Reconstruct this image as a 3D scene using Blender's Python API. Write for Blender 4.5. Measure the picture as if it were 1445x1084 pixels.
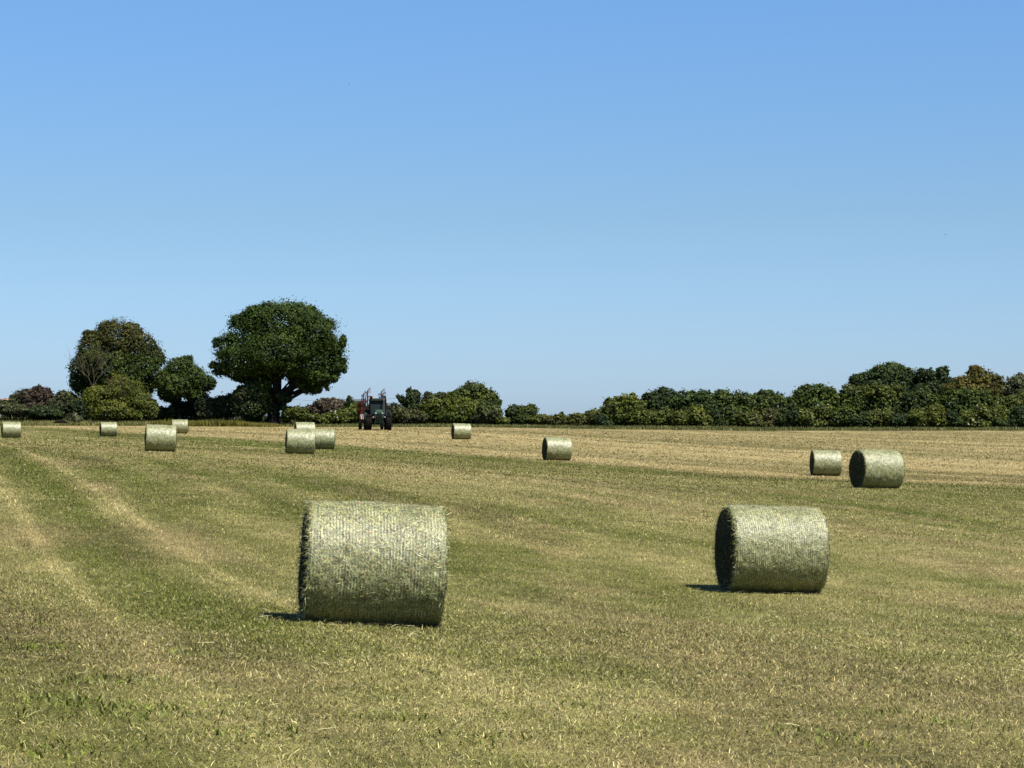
import bpy, math, random
import numpy as np
from mathutils import Vector, Matrix

# ------------------------------------------------------------------ camera, sky, sun, exposure
S = bpy.context.scene
for o in list(bpy.data.objects):
    bpy.data.objects.remove(o)
COL = S.collection
R = math.radians
F = 3090.0            # focal length in photo pixels (1445 wide)
EYE = 1.6
HZ = 592.0            # photo row of the eye level
cam_d = bpy.data.cameras.new('camera')
cam = bpy.data.objects.new('camera', cam_d)
COL.objects.link(cam)
cam_d.sensor_width = 36.0
cam_d.lens = F / 1445 * 36.0
cam_d.clip_start = 0.1
cam_d.clip_end = 9000
cam.location = (0, 0, EYE)
cam.rotation_euler = (R(90) + math.atan((HZ - 542) / F), 0, 0)
S.camera = cam

SUN_DIR = Vector((0.43, -0.44, 1.0)).normalized()      # towards the sun
elev = math.asin(SUN_DIR.z)
azim = math.atan2(SUN_DIR.x, SUN_DIR.y)                # clockwise from +Y
W = bpy.data.worlds.new('World')
S.world = W
W.use_nodes = True
wn = W.node_tree
wn.nodes.clear()
sky = wn.nodes.new('ShaderNodeTexSky')
sky.sky_type = 'NISHITA'
sky.sun_disc = False
sky.sun_elevation = elev
sky.sun_rotation = azim
sky.altitude = 0
sky.air_density = 1.0
sky.dust_density = 0.3
sky.ozone_density = 3.0
bg = wn.nodes.new('ShaderNodeBackground')
bg.inputs['Strength'].default_value = 0.0525
wo = wn.nodes.new('ShaderNodeOutputWorld')
# clearer, bluer air towards the horizon than the model gives: tint by elevation
wtc = wn.nodes.new('ShaderNodeTexCoord'); wsp = wn.nodes.new('ShaderNodeSeparateXYZ')
wrp = wn.nodes.new('ShaderNodeValToRGB'); wvm = wn.nodes.new('ShaderNodeVectorMath'); wvm.operation = 'MULTIPLY'
wsc = wn.nodes.new('ShaderNodeVectorMath'); wsc.operation = 'SCALE'; wsc.inputs['Scale'].default_value = 2.0
e = wrp.color_ramp.elements
e[0].position = 0.011; e[0].color = (.62 / 2, .845 / 2, 1.36 / 2, 1)
e[1].position = 0.187; e[1].color = (.745 / 2, 1.018 / 2, 1.307 / 2, 1)
x = e.new(0.092); x.color = (.689 / 2, .860 / 2, 1.084 / 2, 1)
wn.links.new(wtc.outputs['Generated'], wsp.inputs[0]); wn.links.new(wsp.outputs['Z'], wrp.inputs[0])
wn.links.new(wrp.outputs[0], wsc.inputs[0]); wn.links.new(wsc.outputs[0], wvm.inputs[0]); wn.links.new(sky.outputs[0], wvm.inputs[1])
wn.links.new(wvm.outputs[0], bg.inputs[0])
wn.links.new(bg.outputs[0], wo.inputs[0])

sd = bpy.data.lights.new('sun', 'SUN')
sd.energy = 5.0
sd.angle = R(0.5)
sd.color = (1.0, 0.955, 0.87)
sun = bpy.data.objects.new('sun', sd)
COL.objects.link(sun)
sun.rotation_euler = (-SUN_DIR).to_track_quat('-Z', 'Y').to_euler()
sun.location = (20, -30, 50)

S.view_settings.view_transform = 'Standard'
S.view_settings.look = 'None'
S.view_settings.exposure = 1.06
S.view_settings.gamma = 1.0

# ------------------------------------------------------------------ helpers
def tag(o, label=None, cat=None, group=None, kind=None):
    if label: o['label'] = label
    if cat: o['category'] = cat
    if group: o['group'] = group
    if kind: o['kind'] = kind
    return o

def empty(name, loc, label, cat, group=None, rot=(0, 0, 0)):
    o = bpy.data.objects.new(name, None)
    COL.objects.link(o)
    o.location = loc
    o.rotation_euler = rot
    o.empty_display_size = 0.3
    return tag(o, label, cat, group)

def link(name, me, parent=None, mat=None):
    o = bpy.data.objects.new(name, me)
    COL.objects.link(o)
    if mat is not None and len(me.materials) == 0:
        me.materials.append(mat)
    if parent is not None:
        o.parent = parent
    return o

def np_mesh(name, V, Fc, col=None, smooth=False):
    """V (n,3); Fc (m,k) faces all of the same size k; col (n,3) or (n,4)."""
    V = np.ascontiguousarray(V, dtype=np.float32)
    Fc = np.ascontiguousarray(Fc, dtype=np.int32)
    me = bpy.data.meshes.new(name)
    n, (m, k) = len(V), Fc.shape
    me.vertices.add(n)
    me.vertices.foreach_set('co', V.ravel())
    me.loops.add(m * k)
    me.loops.foreach_set('vertex_index', Fc.ravel())
    me.polygons.add(m)
    me.polygons.foreach_set('loop_start', np.arange(0, m * k, k, dtype=np.int32))
    me.update(calc_edges=True)
    if smooth:
        me.polygons.foreach_set('use_smooth', np.ones(m, dtype=bool))
    if col is not None:
        a = me.attributes.new('col', 'FLOAT_COLOR', 'POINT')
        c = np.ones((n, 4), dtype=np.float32)
        c[:, :col.shape[1]] = col
        a.data.foreach_set('color', c.ravel())
    return me

class MB:
    """collects simple shapes into one mesh"""
    def __init__(s): s.v = []; s.f = []
    def add(s, vs, fs):
        b = len(s.v); s.v += [tuple(v) for v in vs]; s.f += [tuple(b + i for i in f) for f in fs]; return s
    def box(s, c, d, top=(1, 1), rot=None):
        x, y, z = [q / 2 for q in d]; t, u = top
        vs = [Vector(p) for p in ((-x, -y, -z), (x, -y, -z), (x, y, -z), (-x, y, -z),
                                  (-x * t, -y * u, z), (x * t, -y * u, z), (x * t, y * u, z), (-x * t, y * u, z))]
        if rot is not None: vs = [rot @ v for v in vs]
        return s.add([v + Vector(c) for v in vs],
                     [(0, 3, 2, 1), (4, 5, 6, 7), (0, 1, 5, 4), (1, 2, 6, 5), (2, 3, 7, 6), (3, 0, 4, 7)])
    def tube(s, pts, rad, n=8, cap=True):
        pts = [Vector(p) for p in pts]
        if not hasattr(rad, '__len__'): rad = [rad] * len(pts)
        rings = []
        for i, p in enumerate(pts):
            t = (pts[min(i + 1, len(pts) - 1)] - pts[max(i - 1, 0)]).normalized()
            a = Vector((0, 0, 1)) if abs(t.z) < 0.9 else Vector((1, 0, 0))
            u = t.cross(a).normalized(); w = t.cross(u)
            rings.append([p + (u * math.cos(2 * math.pi * k / n) + w * math.sin(2 * math.pi * k / n)) * rad[i] for k in range(n)])
        vs = [v for r in rings for v in r]
        fs = [(i * n + k, i * n + (k + 1) % n, (i + 1) * n + (k + 1) % n, (i + 1) * n + k)
              for i in range(len(pts) - 1) for k in range(n)]
        if cap:
            fs.append(tuple(range(n))[::-1]); fs.append(tuple((len(pts) - 1) * n + k for k in range(n)))
        return s.add(vs, fs)
    def lathe(s, prof, c, n=28, axis='X'):
        """prof: list of (along, radius) closed ring round the axis"""
        vs = []
        for a, r in prof:
            for k in range(n):
                t = 2 * math.pi * k / n
                p = (a, r * math.cos(t), r * math.sin(t)) if axis == 'X' else (r * math.cos(t), r * math.sin(t), a)
                vs.append(Vector(p) + Vector(c))
        m = len(prof)
        fs = [(i * n + k, i * n + (k + 1) % n, (i + 1) * n + (k + 1) % n, (i + 1) * n + k) for i in range(m - 1) for k in range(n)]
        return s.add(vs, fs)
    def build(s, name, mat, parent=None, bevel=0, smooth=False):
        me = bpy.data.meshes.new(name)
        me.from_pydata(s.v, [], s.f)
        me.update()
        if smooth: me.polygons.foreach_set('use_smooth', np.ones(len(me.polygons), dtype=bool))
        o = link(name, me, parent, mat)
        if bevel:
            m = o.modifiers.new('bevel', 'BEVEL'); m.width = bevel; m.segments = 2; m.limit_method = 'ANGLE'
        return o

# value noise
_T = np.random.RandomState(7).rand(256, 256)
def vnoise(x, y):
    x = np.asarray(x, float); y = np.asarray(y, float)
    xi = np.floor(x).astype(int); yi = np.floor(y).astype(int)
    fx = x - xi; fy = y - yi
    fx = fx * fx * (3 - 2 * fx); fy = fy * fy * (3 - 2 * fy)
    a = _T[xi & 255, yi & 255]; b = _T[(xi + 1) & 255, yi & 255]
    c = _T[xi & 255, (yi + 1) & 255]; d = _T[(xi + 1) & 255, (yi + 1) & 255]
    return (a * (1 - fx) + b * fx) * (1 - fy) + (c * (1 - fx) + d * fx) * fy
def fbm(x, y, oct=4):
    t = 0; a = 1; n = 0
    for i in range(oct):
        t = t + a * vnoise(x * 2 ** i + 17.3 * i, y * 2 ** i + 9.1 * i); n += a; a *= 0.55
    return t / n
def sstep(a, b, x):
    t = np.clip((x - a) / (b - a), 0, 1); return t * t * (3 - 2 * t)

# ------------------------------------------------------------------ terrain
def pix(px, row, Y):     # a photo pixel at distance Y
    return ((px - 722.5) / F * Y, Y, EYE + (HZ - row) / F * Y)
ctrl = [pix(525, 882, 21.7), pix(1088, 836, 31.4), pix(1236, 690, 69), pix(1165, 672, 104), pix(786, 650, 117),
        pix(651, 620, 168), pix(424, 642, 104), pix(457, 634, 133), pix(15, 618, 168), pix(152, 616, 182),
        pix(226, 637, 99), pix(253, 612, 191), pix(533, 607.5, 195), pix(1430, 690, 75), pix(1430, 640, 150),
        (0, 0, 0), (-3, 10, 0.05), (0, 10, -0.06), (3, 10, -0.2), (-8, 20, 0.0), (8, 20, -0.55), (-12, 45, -0.05),
        (-30, -20, 0.3), (30, -20, -0.6), (-60, 60, 0.5), (60, 60, -1.2), (0, -40, 0.2),
        pix(60, 601, 236), pix(450, 603, 236), pix(850, 606, 236), pix(1050, 608, 236), pix(1440, 608, 236),
        pix(60, 597.5, 247), pix(450, 599, 247), pix(850, 601, 247), pix(1050, 603.5, 247), pix(1440, 603.5, 247),
        (-90, 240, 1.0), (100, 240, 0.3), (-60, 300, 0.9), (0, 300, 0.8), (60, 300, 0.5), (-120, 420, 0.4), (120, 420, 0.2), (0, 420, 0.3)]
def warp(x, y):
    y = np.maximum(np.asarray(y, float), -45)
    s = np.arcsinh(y / 22.0)
    return np.asarray(x, float) / (np.abs(y) + 22.0) * 3.0, s * 1.6
_c = np.array(ctrl)
_u, _v = warp(_c[:, 0], _c[:, 1])
def _phi(r): return np.where(r > 1e-9, r * r * np.log(np.maximum(r, 1e-9)), 0)
_n = len(_c)
_A = np.zeros((_n + 3, _n + 3))
_A[:_n, :_n] = _phi(np.hypot(_u[:, None] - _u[None], _v[:, None] - _v[None])) + np.eye(_n) * 0.004
_A[:_n, _n] = 1; _A[:_n, _n + 1] = _u; _A[:_n, _n + 2] = _v
_A[_n:, :_n] = _A[:_n, _n:].T
_w = np.linalg.solve(_A, np.concatenate([_c[:, 2], np.zeros(3)]))
def gz(x, y, fine=True):
    shp = np.shape(x)
    x = np.ravel(np.asarray(x, float)); y = np.ravel(np.asarray(y, float))
    out = np.empty(len(x))
    for a in range(0, len(x), 100000):
        xs, ys = x[a:a + 100000], y[a:a + 100000]
        yc = np.minimum(ys, 420); xc = np.clip(xs, -0.55 * (np.abs(yc) + 60), 0.55 * (np.abs(yc) + 60))
        u, v = warp(xc, yc)
        ph = _phi(np.hypot(u[:, None] - _u[None], v[:, None] - _v[None]))
        z = ph @ _w[:_n] + _w[_n] + _w[_n + 1] * u + _w[_n + 2] * v
        if fine: z = z + 0.05 * (fbm(xs / 5, ys / 5, 3) - 0.5) + 0.018 * (vnoise(xs * 1.3, ys * 1.3) - 0.5)
        out[a:a + 100000] = np.minimum(z, 1.35)
    return out.reshape(shp) if shp else float(out[0])
def hit(px, row):        # where the sight line through a pixel meets the field
    Y = 9.0
    while Y < 330:
        p = pix(px, row, Y)
        if p[2] <= gz(p[0], Y, False): break
        Y += 0.1 + Y * 0.001
    return p[0], Y

# swath pattern: s = 0 green .. 1 straw, b = lightness, p = pinkness
def tint(x, y):
    x = np.asarray(x, float); y = np.asarray(y, float)
    wob = 0.35 * (fbm(x / 7, y / 12, 3) - 0.5)
    u = x + 0.265 * (y - 22) + wob * 0.3
    w = x + 0.45 * y + wob * 2.0
    q = u * (1 - sstep(25, 45, w)) + w * sstep(25, 45, w)
    n1 = fbm(q / 1.5 + 60, y / 11.0 + 40, 4); n2 = fbm(q * 1.4 + 50, y * 0.42, 3); n3 = fbm(x / 11 + 5, y / 20, 3)
    n4 = fbm(x * 3.3 + 11, y * 2.0, 2)
    s = 0.49 + 0.50 * (n1 - 0.5) + 0.65 * (n2 - 0.5) + 0.35 * (n3 - 0.5) + 0.5 * (n4 - .5)
    g = lambda c, ww: np.exp(-((u - c) / ww) ** 2)
    near = (1 - sstep(85, 150, y)) * (0.3 + 0.7 * sstep(14, 24, y))
    pale = (g(-1.95, .15) * 1.1 + g(-2.35, .09) * .45 + g(-4.15, .17) * 1.0 + g(-4.6, .1) * .45 + g(1.4, .2) * .2 + g(3.6, .2) * .22
            + g(-9.5, .25) * .6 + g(-11.7, .25) * .5 + g(-6.3, .16) * .35 + g(-7.6, .14) * .3 + g(6.8, .2) * .18 + g(9.1, .2) * .18)
    pale = pale * (0.6 + 0.7 * fbm(u / 2 + 8, y / 4, 3)) * (0.10 + .90 * near) * .8
    pk0 = g(-5.3, .6) * .5 * near
    fine_l = (vnoise(u / .55 + 77, y / 60.0) - .5) * (1 - sstep(30, 54, w)) * sstep(12, 40, y)
    green = g(-3.05, .75) * 0.42 * near + g(-0.4, .9) * .1 * near + g(-6.5, 1.2) * .05
    s = s + pale * 0.5 - green + fine_l * .35
    # far tan part of the field beyond the oblique boundary
    edge = sstep(53.0, 54.6, w)
    strip = np.exp(-((w - 50.5) / 2.6) ** 2)
    st = vnoise(w / 1.7, y / 90.0) - 0.5
    st2 = vnoise(w / 5.5 + 30, y / 140.0) - 0.5
    s = s + edge * (0.36 + 0.55 * st + 0.40 * st2 - 0.4 * (n1 - .5)) - strip * 0.30 * sstep(10, 50, y)
    s = s + (1 - edge) * (st * 0.45 + st2 * 0.35) * sstep(15, 45, y)
    b = 1.0 + 0.20 * (n2 - 0.5) + 0.25 * (n1 - 0.5) + pale * 0.25 + edge * 0.03 + edge * st * 0.25 - strip * 0.05 - green * .08
    pk = sstep(0.46, 0.70, fbm(q / 1.7 + 90, y / 9, 3)) * 0.75 * (1 - edge) + edge * 0.75 + pk0
    # rough margin
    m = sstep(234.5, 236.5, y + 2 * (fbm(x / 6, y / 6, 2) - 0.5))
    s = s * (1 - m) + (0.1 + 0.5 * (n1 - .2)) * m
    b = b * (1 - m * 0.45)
    return np.clip(s, 0, 1.15), np.clip(b, 0.35, 1.7), np.clip(pk, 0, 1)
GREEN = np.array([0.067, 0.077, 0.0072]); STRAW = np.array([0.214, 0.181, 0.072]); PINK = np.array([0.36, 0.258, 0.122])
def colour(s, b, pk):
    c = GREEN[None] * (1 - s[:, None]) + STRAW[None] * s[:, None]
    c = c * (1 - 0.50 * pk[:, None]) + (c.mean(1)[:, None] / PINK.mean()) * PINK[None] * 0.50 * pk[:, None]
    return c * b[:, None]

# ------------------------------------------------------------------ materials
def mat(name):
    m = bpy.data.materials.new(name); m.use_nodes = True
    nt = m.node_tree; p = nt.nodes['Principled BSDF']
    return m, nt, p
def N(nt, t, **k):
    n = nt.nodes.new(t)
    for a, v in k.items():
        if a in n.inputs.keys(): n.inputs[a].default_value = v
        else: setattr(n, a, v)
    return n
def plain(name, rgb, rough=0.6, metal=0.0, var=0.12, scale=6.0, spec=0.12):
    m, nt, p = mat(name)
    tc = N(nt, 'ShaderNodeTexCoord'); nz = N(nt, 'ShaderNodeTexNoise', Scale=scale, Detail=5.0)
    nt.links.new(tc.outputs['Object'], nz.inputs['Vector'])
    mx = N(nt, 'ShaderNodeMix', data_type='RGBA')
    mx.inputs[6].default_value = (*[c * (1 - var * 2) for c in rgb], 1)
    mx.inputs[7].default_value = (*[min(1, c * (1 + var * 2)) for c in rgb], 1)
    nt.links.new(nz.outputs[0], mx.inputs[0]); nt.links.new(mx.outputs[2], p.inputs['Base Color'])
    p.inputs['Roughness'].default_value = rough; p.inputs['Metallic'].default_value = metal
    p.inputs['Specular IOR Level'].default_value = spec
    return m
def leafmat(name, trans=0.25, rough=0.6, spec=0.15):
    m, nt, p = mat(name)
    a = N(nt, 'ShaderNodeAttribute', attribute_name='col')
    nt.links.new(a.outputs['Color'], p.inputs['Base Color'])
    p.inputs['Roughness'].default_value = rough
    p.inputs['Specular IOR Level'].default_value = spec
    t = N(nt, 'ShaderNodeBsdfTranslucent'); nt.links.new(a.outputs['Color'], t.inputs['Color'])
    mx = N(nt, 'ShaderNodeMixShader'); mx.inputs[0].default_value = trans
    nt.links.new(p.outputs[0], mx.inputs[1]); nt.links.new(t.outputs[0], mx.inputs[2])
    nt.links.new(mx.outputs[0], nt.nodes['Material Output'].inputs[0])
    return m
M_leaf = leafmat('leaves')
M_blade = leafmat('grass_blades', 0.2, 0.55, 0.2)
M_hay = leafmat('hay_strands', 0.08, 0.45, 0.6)
M_bark = plain('bark', (0.010, 0.009, 0.007), 0.9, var=0.3, scale=3)
M_deadwood = plain('dead_wood', (0.085, 0.072, 0.042), 0.9, var=0.2)

# ground
Mg, nt, p = mat('mown_field')
a = N(nt, 'ShaderNodeAttribute', attribute_name='col')
geo = N(nt, 'ShaderNodeNewGeometry')
n1 = N(nt, 'ShaderNodeTexNoise', Scale=38.0, Detail=6.0, Roughness=0.7)
n2 = N(nt, 'ShaderNodeTexNoise', Scale=2.2, Detail=8.0, Roughness=0.72)
for n in (n1, n2): nt.links.new(geo.outputs['Position'], n.inputs['Vector'])
r1 = N(nt, 'ShaderNodeMapRange'); r1.inputs['From Min'].default_value = 0.28; r1.inputs['From Max'].default_value = 0.72
r1.inputs['To Min'].default_value = 0.35; r1.inputs['To Max'].default_value = 1.5
r2 = N(nt, 'ShaderNodeMapRange'); r2.inputs['From Min'].default_value = 0.3; r2.inputs['From Max'].default_value = 0.7
r2.inputs['To Min'].default_value = 0.66; r2.inputs['To Max'].default_value = 1.32
nt.links.new(n1.outputs[0], r1.inputs[0]); nt.links.new(n2.outputs[0], r2.inputs[0])
mm = N(nt, 'ShaderNodeMath', operation='MULTIPLY'); nt.links.new(r1.outputs[0], mm.inputs[0]); nt.links.new(r2.outputs[0], mm.inputs[1])
vm = N(nt, 'ShaderNodeVectorMath', operation='SCALE'); nt.links.new(a.outputs['Color'], vm.inputs[0]); nt.links.new(mm.outputs[0], vm.inputs['Scale'])
nt.links.new(vm.outputs[0], p.inputs['Base Color'])
bp = N(nt, 'ShaderNodeBump', Strength=0.5, Distance=0.02); nt.links.new(n1.outputs[0], bp.inputs['Height']); nt.links.new(bp.outputs[0], p.inputs['Normal'])
p.inputs['Roughness'].default_value = 0.9; p.inputs['Specular IOR Level'].default_value = 0.1

# ------------------------------------------------------------------ ground sheet
ys = np.concatenate([-np.geomspace(900, 8, 26), np.linspace(-7, 8, 16), 8 + (np.geomspace(1, 243, 470) - 1), np.geomspace(255, 4000, 50)])
k = np.linspace(-1, 1, 301)
kx = np.sign(k) * (np.abs(k) * 0.45 + 2.1 * np.abs(k) ** 5)
YY, KK = np.meshgrid(ys, kx, indexing='ij')
XX = KK * (np.abs(YY) * 0.85 + 14)
ZZ = gz(XX, YY)
s, b, pk = tint(XX.ravel(), YY.ravel())
nv, nu = YY.shape
idx = np.arange(nv * nu).reshape(nv, nu)
Fq = np.stack([idx[:-1, :-1], idx[:-1, 1:], idx[1:, 1:], idx[1:, :-1]], -1).reshape(-1, 4)
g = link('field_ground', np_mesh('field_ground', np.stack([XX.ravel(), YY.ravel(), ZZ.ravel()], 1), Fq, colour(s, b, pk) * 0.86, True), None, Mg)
tag(g, 'mown hay field with pale straw swath lines over short green stubble', 'field', kind='structure')

# ------------------------------------------------------------------ grass and clippings
def blades(name, pts, length, width, lo, hi, rng, col, two=True, z=None, m=M_blade, parent=None):
    n = len(pts)
    x, y = pts[:, 0], pts[:, 1]
    if z is None: z = gz(x, y) - 0.006
    th = rng.rand(n) * 2 * np.pi
    tl = lo + (hi - lo) * rng.rand(n)                    # lean from the vertical
    L = length * (0.5 + rng.rand(n)); Wd = width * (0.6 + 0.8 * rng.rand(n))
    d = np.stack([np.cos(th), np.sin(th)], 1)
    ph = th + np.pi / 2 + rng.randn(n) * 0.5
    sx, sy = np.cos(ph) * Wd / 2, np.sin(ph) * Wd / 2
    base = np.stack([x, y, z], 1)
    side = np.stack([sx, sy, rng.randn(n) * Wd * 0.2], 1)
    l2 = tl + rng.rand(n) * 0.8
    if two:
        mid = base + np.stack([d[:, 0] * np.sin(tl), d[:, 1] * np.sin(tl), np.cos(tl)], 1) * (L * 0.5)[:, None]
        mid[:, 2] += 0.004
        tip = mid + np.stack([d[:, 0] * np.sin(l2), d[:, 1] * np.sin(l2), np.cos(l2)], 1) * (L * 0.5)[:, None]
        tip[:, 2] = np.maximum(tip[:, 2], z + 0.008)
        V = np.stack([base - side, base + side, mid + side * 0.9, mid - side * 0.9, tip + side * .25, tip - side * .25], 1).reshape(-1, 3)
        i = np.arange(n)[:, None] * 6
        Q = np.concatenate([i + [0, 1, 2, 3], i + [3, 2, 4, 5]])
        C = np.repeat(col, 6, axis=0)
    else:
        tip = base + np.stack([d[:, 0] * np.sin(tl), d[:, 1] * np.sin(tl), np.cos(tl)], 1) * L[:, None]
        V = np.stack([base - side, base + side, tip], 1).reshape(-1, 3)
        Q = np.arange(n)[:, None] * 3 + np.arange(3)[None]
        C = np.repeat(col, 3, axis=0)
    return link(name, np_mesh(name, V, Q, C), parent, m)

def blade_cols(pts, rng, gain=1.15, gv=1.0):
    s, b, pk = tint(pts[:, 0], pts[:, 1])
    n = len(pts)
    s = np.clip(s + rng.randn(n) * 0.42, 0, 1.35)
    b = b * np.exp(rng.randn(n) * 0.46 * gv) * gain
    c = colour(s, b, pk)
    lush = rng.rand(n) < 0.05
    c[lush] = np.array([0.10, 0.125, 0.015]) * (0.7 + 0.6 * rng.rand(lush.sum(), 1))
    if gv < .7: return np.clip(c, 0, 0.8)
    br = rng.rand(n) < 0.06
    c[br] = np.array([0.37, 0.34, 0.17]) * (0.7 + 0.5 * rng.rand(br.sum(), 1))
    dk = rng.rand(n) < 0.16
    c[dk] *= 0.22
    return np.clip(c, 0, 0.8)
def field_pts(y0, y1, dens, rng, marg=1.35):
    hw = lambda y: y * 0.2338 * marg + 0.6
    area = (hw(y0) + hw(y1)) * (y1 - y0)
    n = int(area * dens)
    y = y0 + (y1 - y0) * rng.rand(n * 2)
    e0, e1 = y0 * 1.16, y1 / 1.16                       # neighbouring bands fade into each other
    x = (rng.rand(n * 2) * 2 - 1) * hw(y1)
    fade = np.clip((y - y0) / (e0 - y0), 0, 1) * np.clip((y1 - y) / (y1 - e1), 0, 1) if marg < 1.4 and dens > 8 else 1
    ok = (np.abs(x) < hw(y)) & (rng.rand(len(y)) < fade)
    return np.stack([x[ok], y[ok]], 1)[::2]
rng = np.random.RandomState(3)
for (y0, y1, dens, L, wd, two, lo, hi) in ((6.5, 16.5, 8500, .032, .0033, True, .55, 1.55), (14, 26, 4400, .036, .0047, True, .5, 1.5),
                                           (22, 44, 2300, .039, .0072, False, .5, 1.45), (38, 74, 560, .046, .015, False, .5, 1.35),
                                           (64, 128, 90, .060, .036, False, .5, 1.3), (110, 240, 12, .08, .09, False, .5, 1.25)):
    P = field_pts(y0, y1, dens, rng)
    if y0 < 20:            # the cut leaves lie clumped
        keep = rng.rand(len(P)) < 0.55 + 0.75 * fbm(P[:, 0] * 9, P[:, 1] * 9, 2) - 0.15
        P = P[keep]
    o = blades('stubble_grass', P, L, wd, lo, hi, rng, blade_cols(P, rng, 1.22 if y0 < 40 else 1.1, 1.0 if y0 < 30 else .8 if y0 < 60 else 0.4), two)
    tag(o, 'short cut grass blades and dry hay clippings covering the field', 'grass', kind='stuff')
# longer loose hay stalks
P = field_pts(8, 45, 6, rng)
for px_, row_, rx_, n_ in ((526, 884, .85, 420), (1088, 836, .85, 300)):          # dropped hay round the feet of the near bales
    bx, by = hit(px_, row_)
    P = np.concatenate([P, rng.randn(n_, 2) * [rx_ * .62, .42] + [bx, by + .2]])
s_ = len(P)
c = np.array([0.32, 0.29, 0.14]) * (0.6 + 0.7 * rng.rand(s_, 1))
o = blades('hay_stalks', P,   .10, .0045, 1.2, 1.6, rng, np.clip(c, 0, .8), True, gz(P[:, 0], P[:, 1]) + 0.02)
tag(o, 'long pale loose hay stalks scattered over the stubble', 'hay', kind='stuff')

# broad-leaved weeds in tufts
wc, wv, wcol = [], [], []
wp = []
for (px, row, r_, n_) in ((52, 884, .08, 50), (70, 915, .22, 260), (95, 1000, .3, 300), (140, 960, .25, 200), (230, 1010, .22, 160), (95, 1060, .18, 110), (275, 925, .14, 90), (1165, 1045, .2, 90), (1235, 1010, .16, 60),
                          (820, 1000, .1, 40), (350, 1040, .15, 70), (690, 1045, .12, 60), (1330, 1020, .2, 60), (985, 900, .12, 40), (560, 1015, .15, 60)):
    x, y = hit(px, row)
    q = rng.randn(n_, 2) * [r_, r_ * 1.2] + [x, y]
    wp.append(q)
wp = np.concatenate(wp)
o = blades('weed_tufts', wp, .045, .011, .3, 1.3, rng, np.array([0.115, 0.14, 0.018]) * (0.5 + 0.8 * rng.rand(len(wp), 1)), True)
tag(o, 'small bright green weed tufts growing through the stubble', 'weeds', kind='stuff')

# rough verge along the far edge
def verge(name, n, x0, x1, y0, y1, L, wd, pal, label, seed, lo=.05, hi=.6, cat='grass', hmod=None):
    r = np.random.RandomState(seed)
    P = np.stack([x0 + (x1 - x0) * r.rand(n), y0 + (y1 - y0) * r.rand(n)], 1)
    t = np.clip(fbm(P[:, 0] / 2.5, P[:, 1] / 2.5, 3) * 1.4 - 0.2 + r.randn(n) * .2, 0, 1)[:, None]
    c = (np.array(pal[0]) * (1 - t) + np.array(pal[1]) * t) * np.exp(r.randn(n, 1) * 0.25)
    if hmod is not None: L = L * hmod(P[:, 0], P[:, 1])
    o = blades(name, P, L, wd, lo, hi, r, c, False)
    return tag(o, label, cat, kind='stuff')
verge('verge_grass', 60000, -75, 80, 236, 246, .22, .09, ((.05, .065, .012), (.15, .14, .045)),
      'strip of rough green and brown uncut grass along the foot of the hedge', 5, hmod=lambda x, y: 0.6 + 0.9 * fbm(x / 3, y / 3, 2))
xa, xb = pix(214, 0, 234)[0], pix(392, 0, 234)[0]
verge('tall_golden_grass', 16000, xa, xb, 233.5, 238.5, .62, .085, ((.065, .075, .012), (.165, .135, .024)),
      'tall golden green grass standing in front of the large oak and the dark bushes', 6,
      hmod=lambda x, y: (0.55 + 0.6 * fbm(x / 2, y / 2, 2)) * (1 - 0.55 * sstep(xb - 5, xb, x)))
xa, xb = pix(-60, 0, 238)[0], pix(215, 0, 238)[0]
verge('left_rough_grass', 9000, xa, xb, 236, 242, .42, .085, ((.07, .085, .015), (.22, .19, .07)),
      'pale seeding rough grass below the bushes at the far left', 8)

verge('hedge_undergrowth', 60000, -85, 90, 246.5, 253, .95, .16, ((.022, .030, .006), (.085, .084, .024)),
      'dark tangled undergrowth and nettles filling the foot of the hedge', 9, 0.0, 0.8, hmod=lambda x, y: 0.45 + 0.8 * fbm(x / 4, y / 3, 3), cat='undergrowth')

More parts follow.
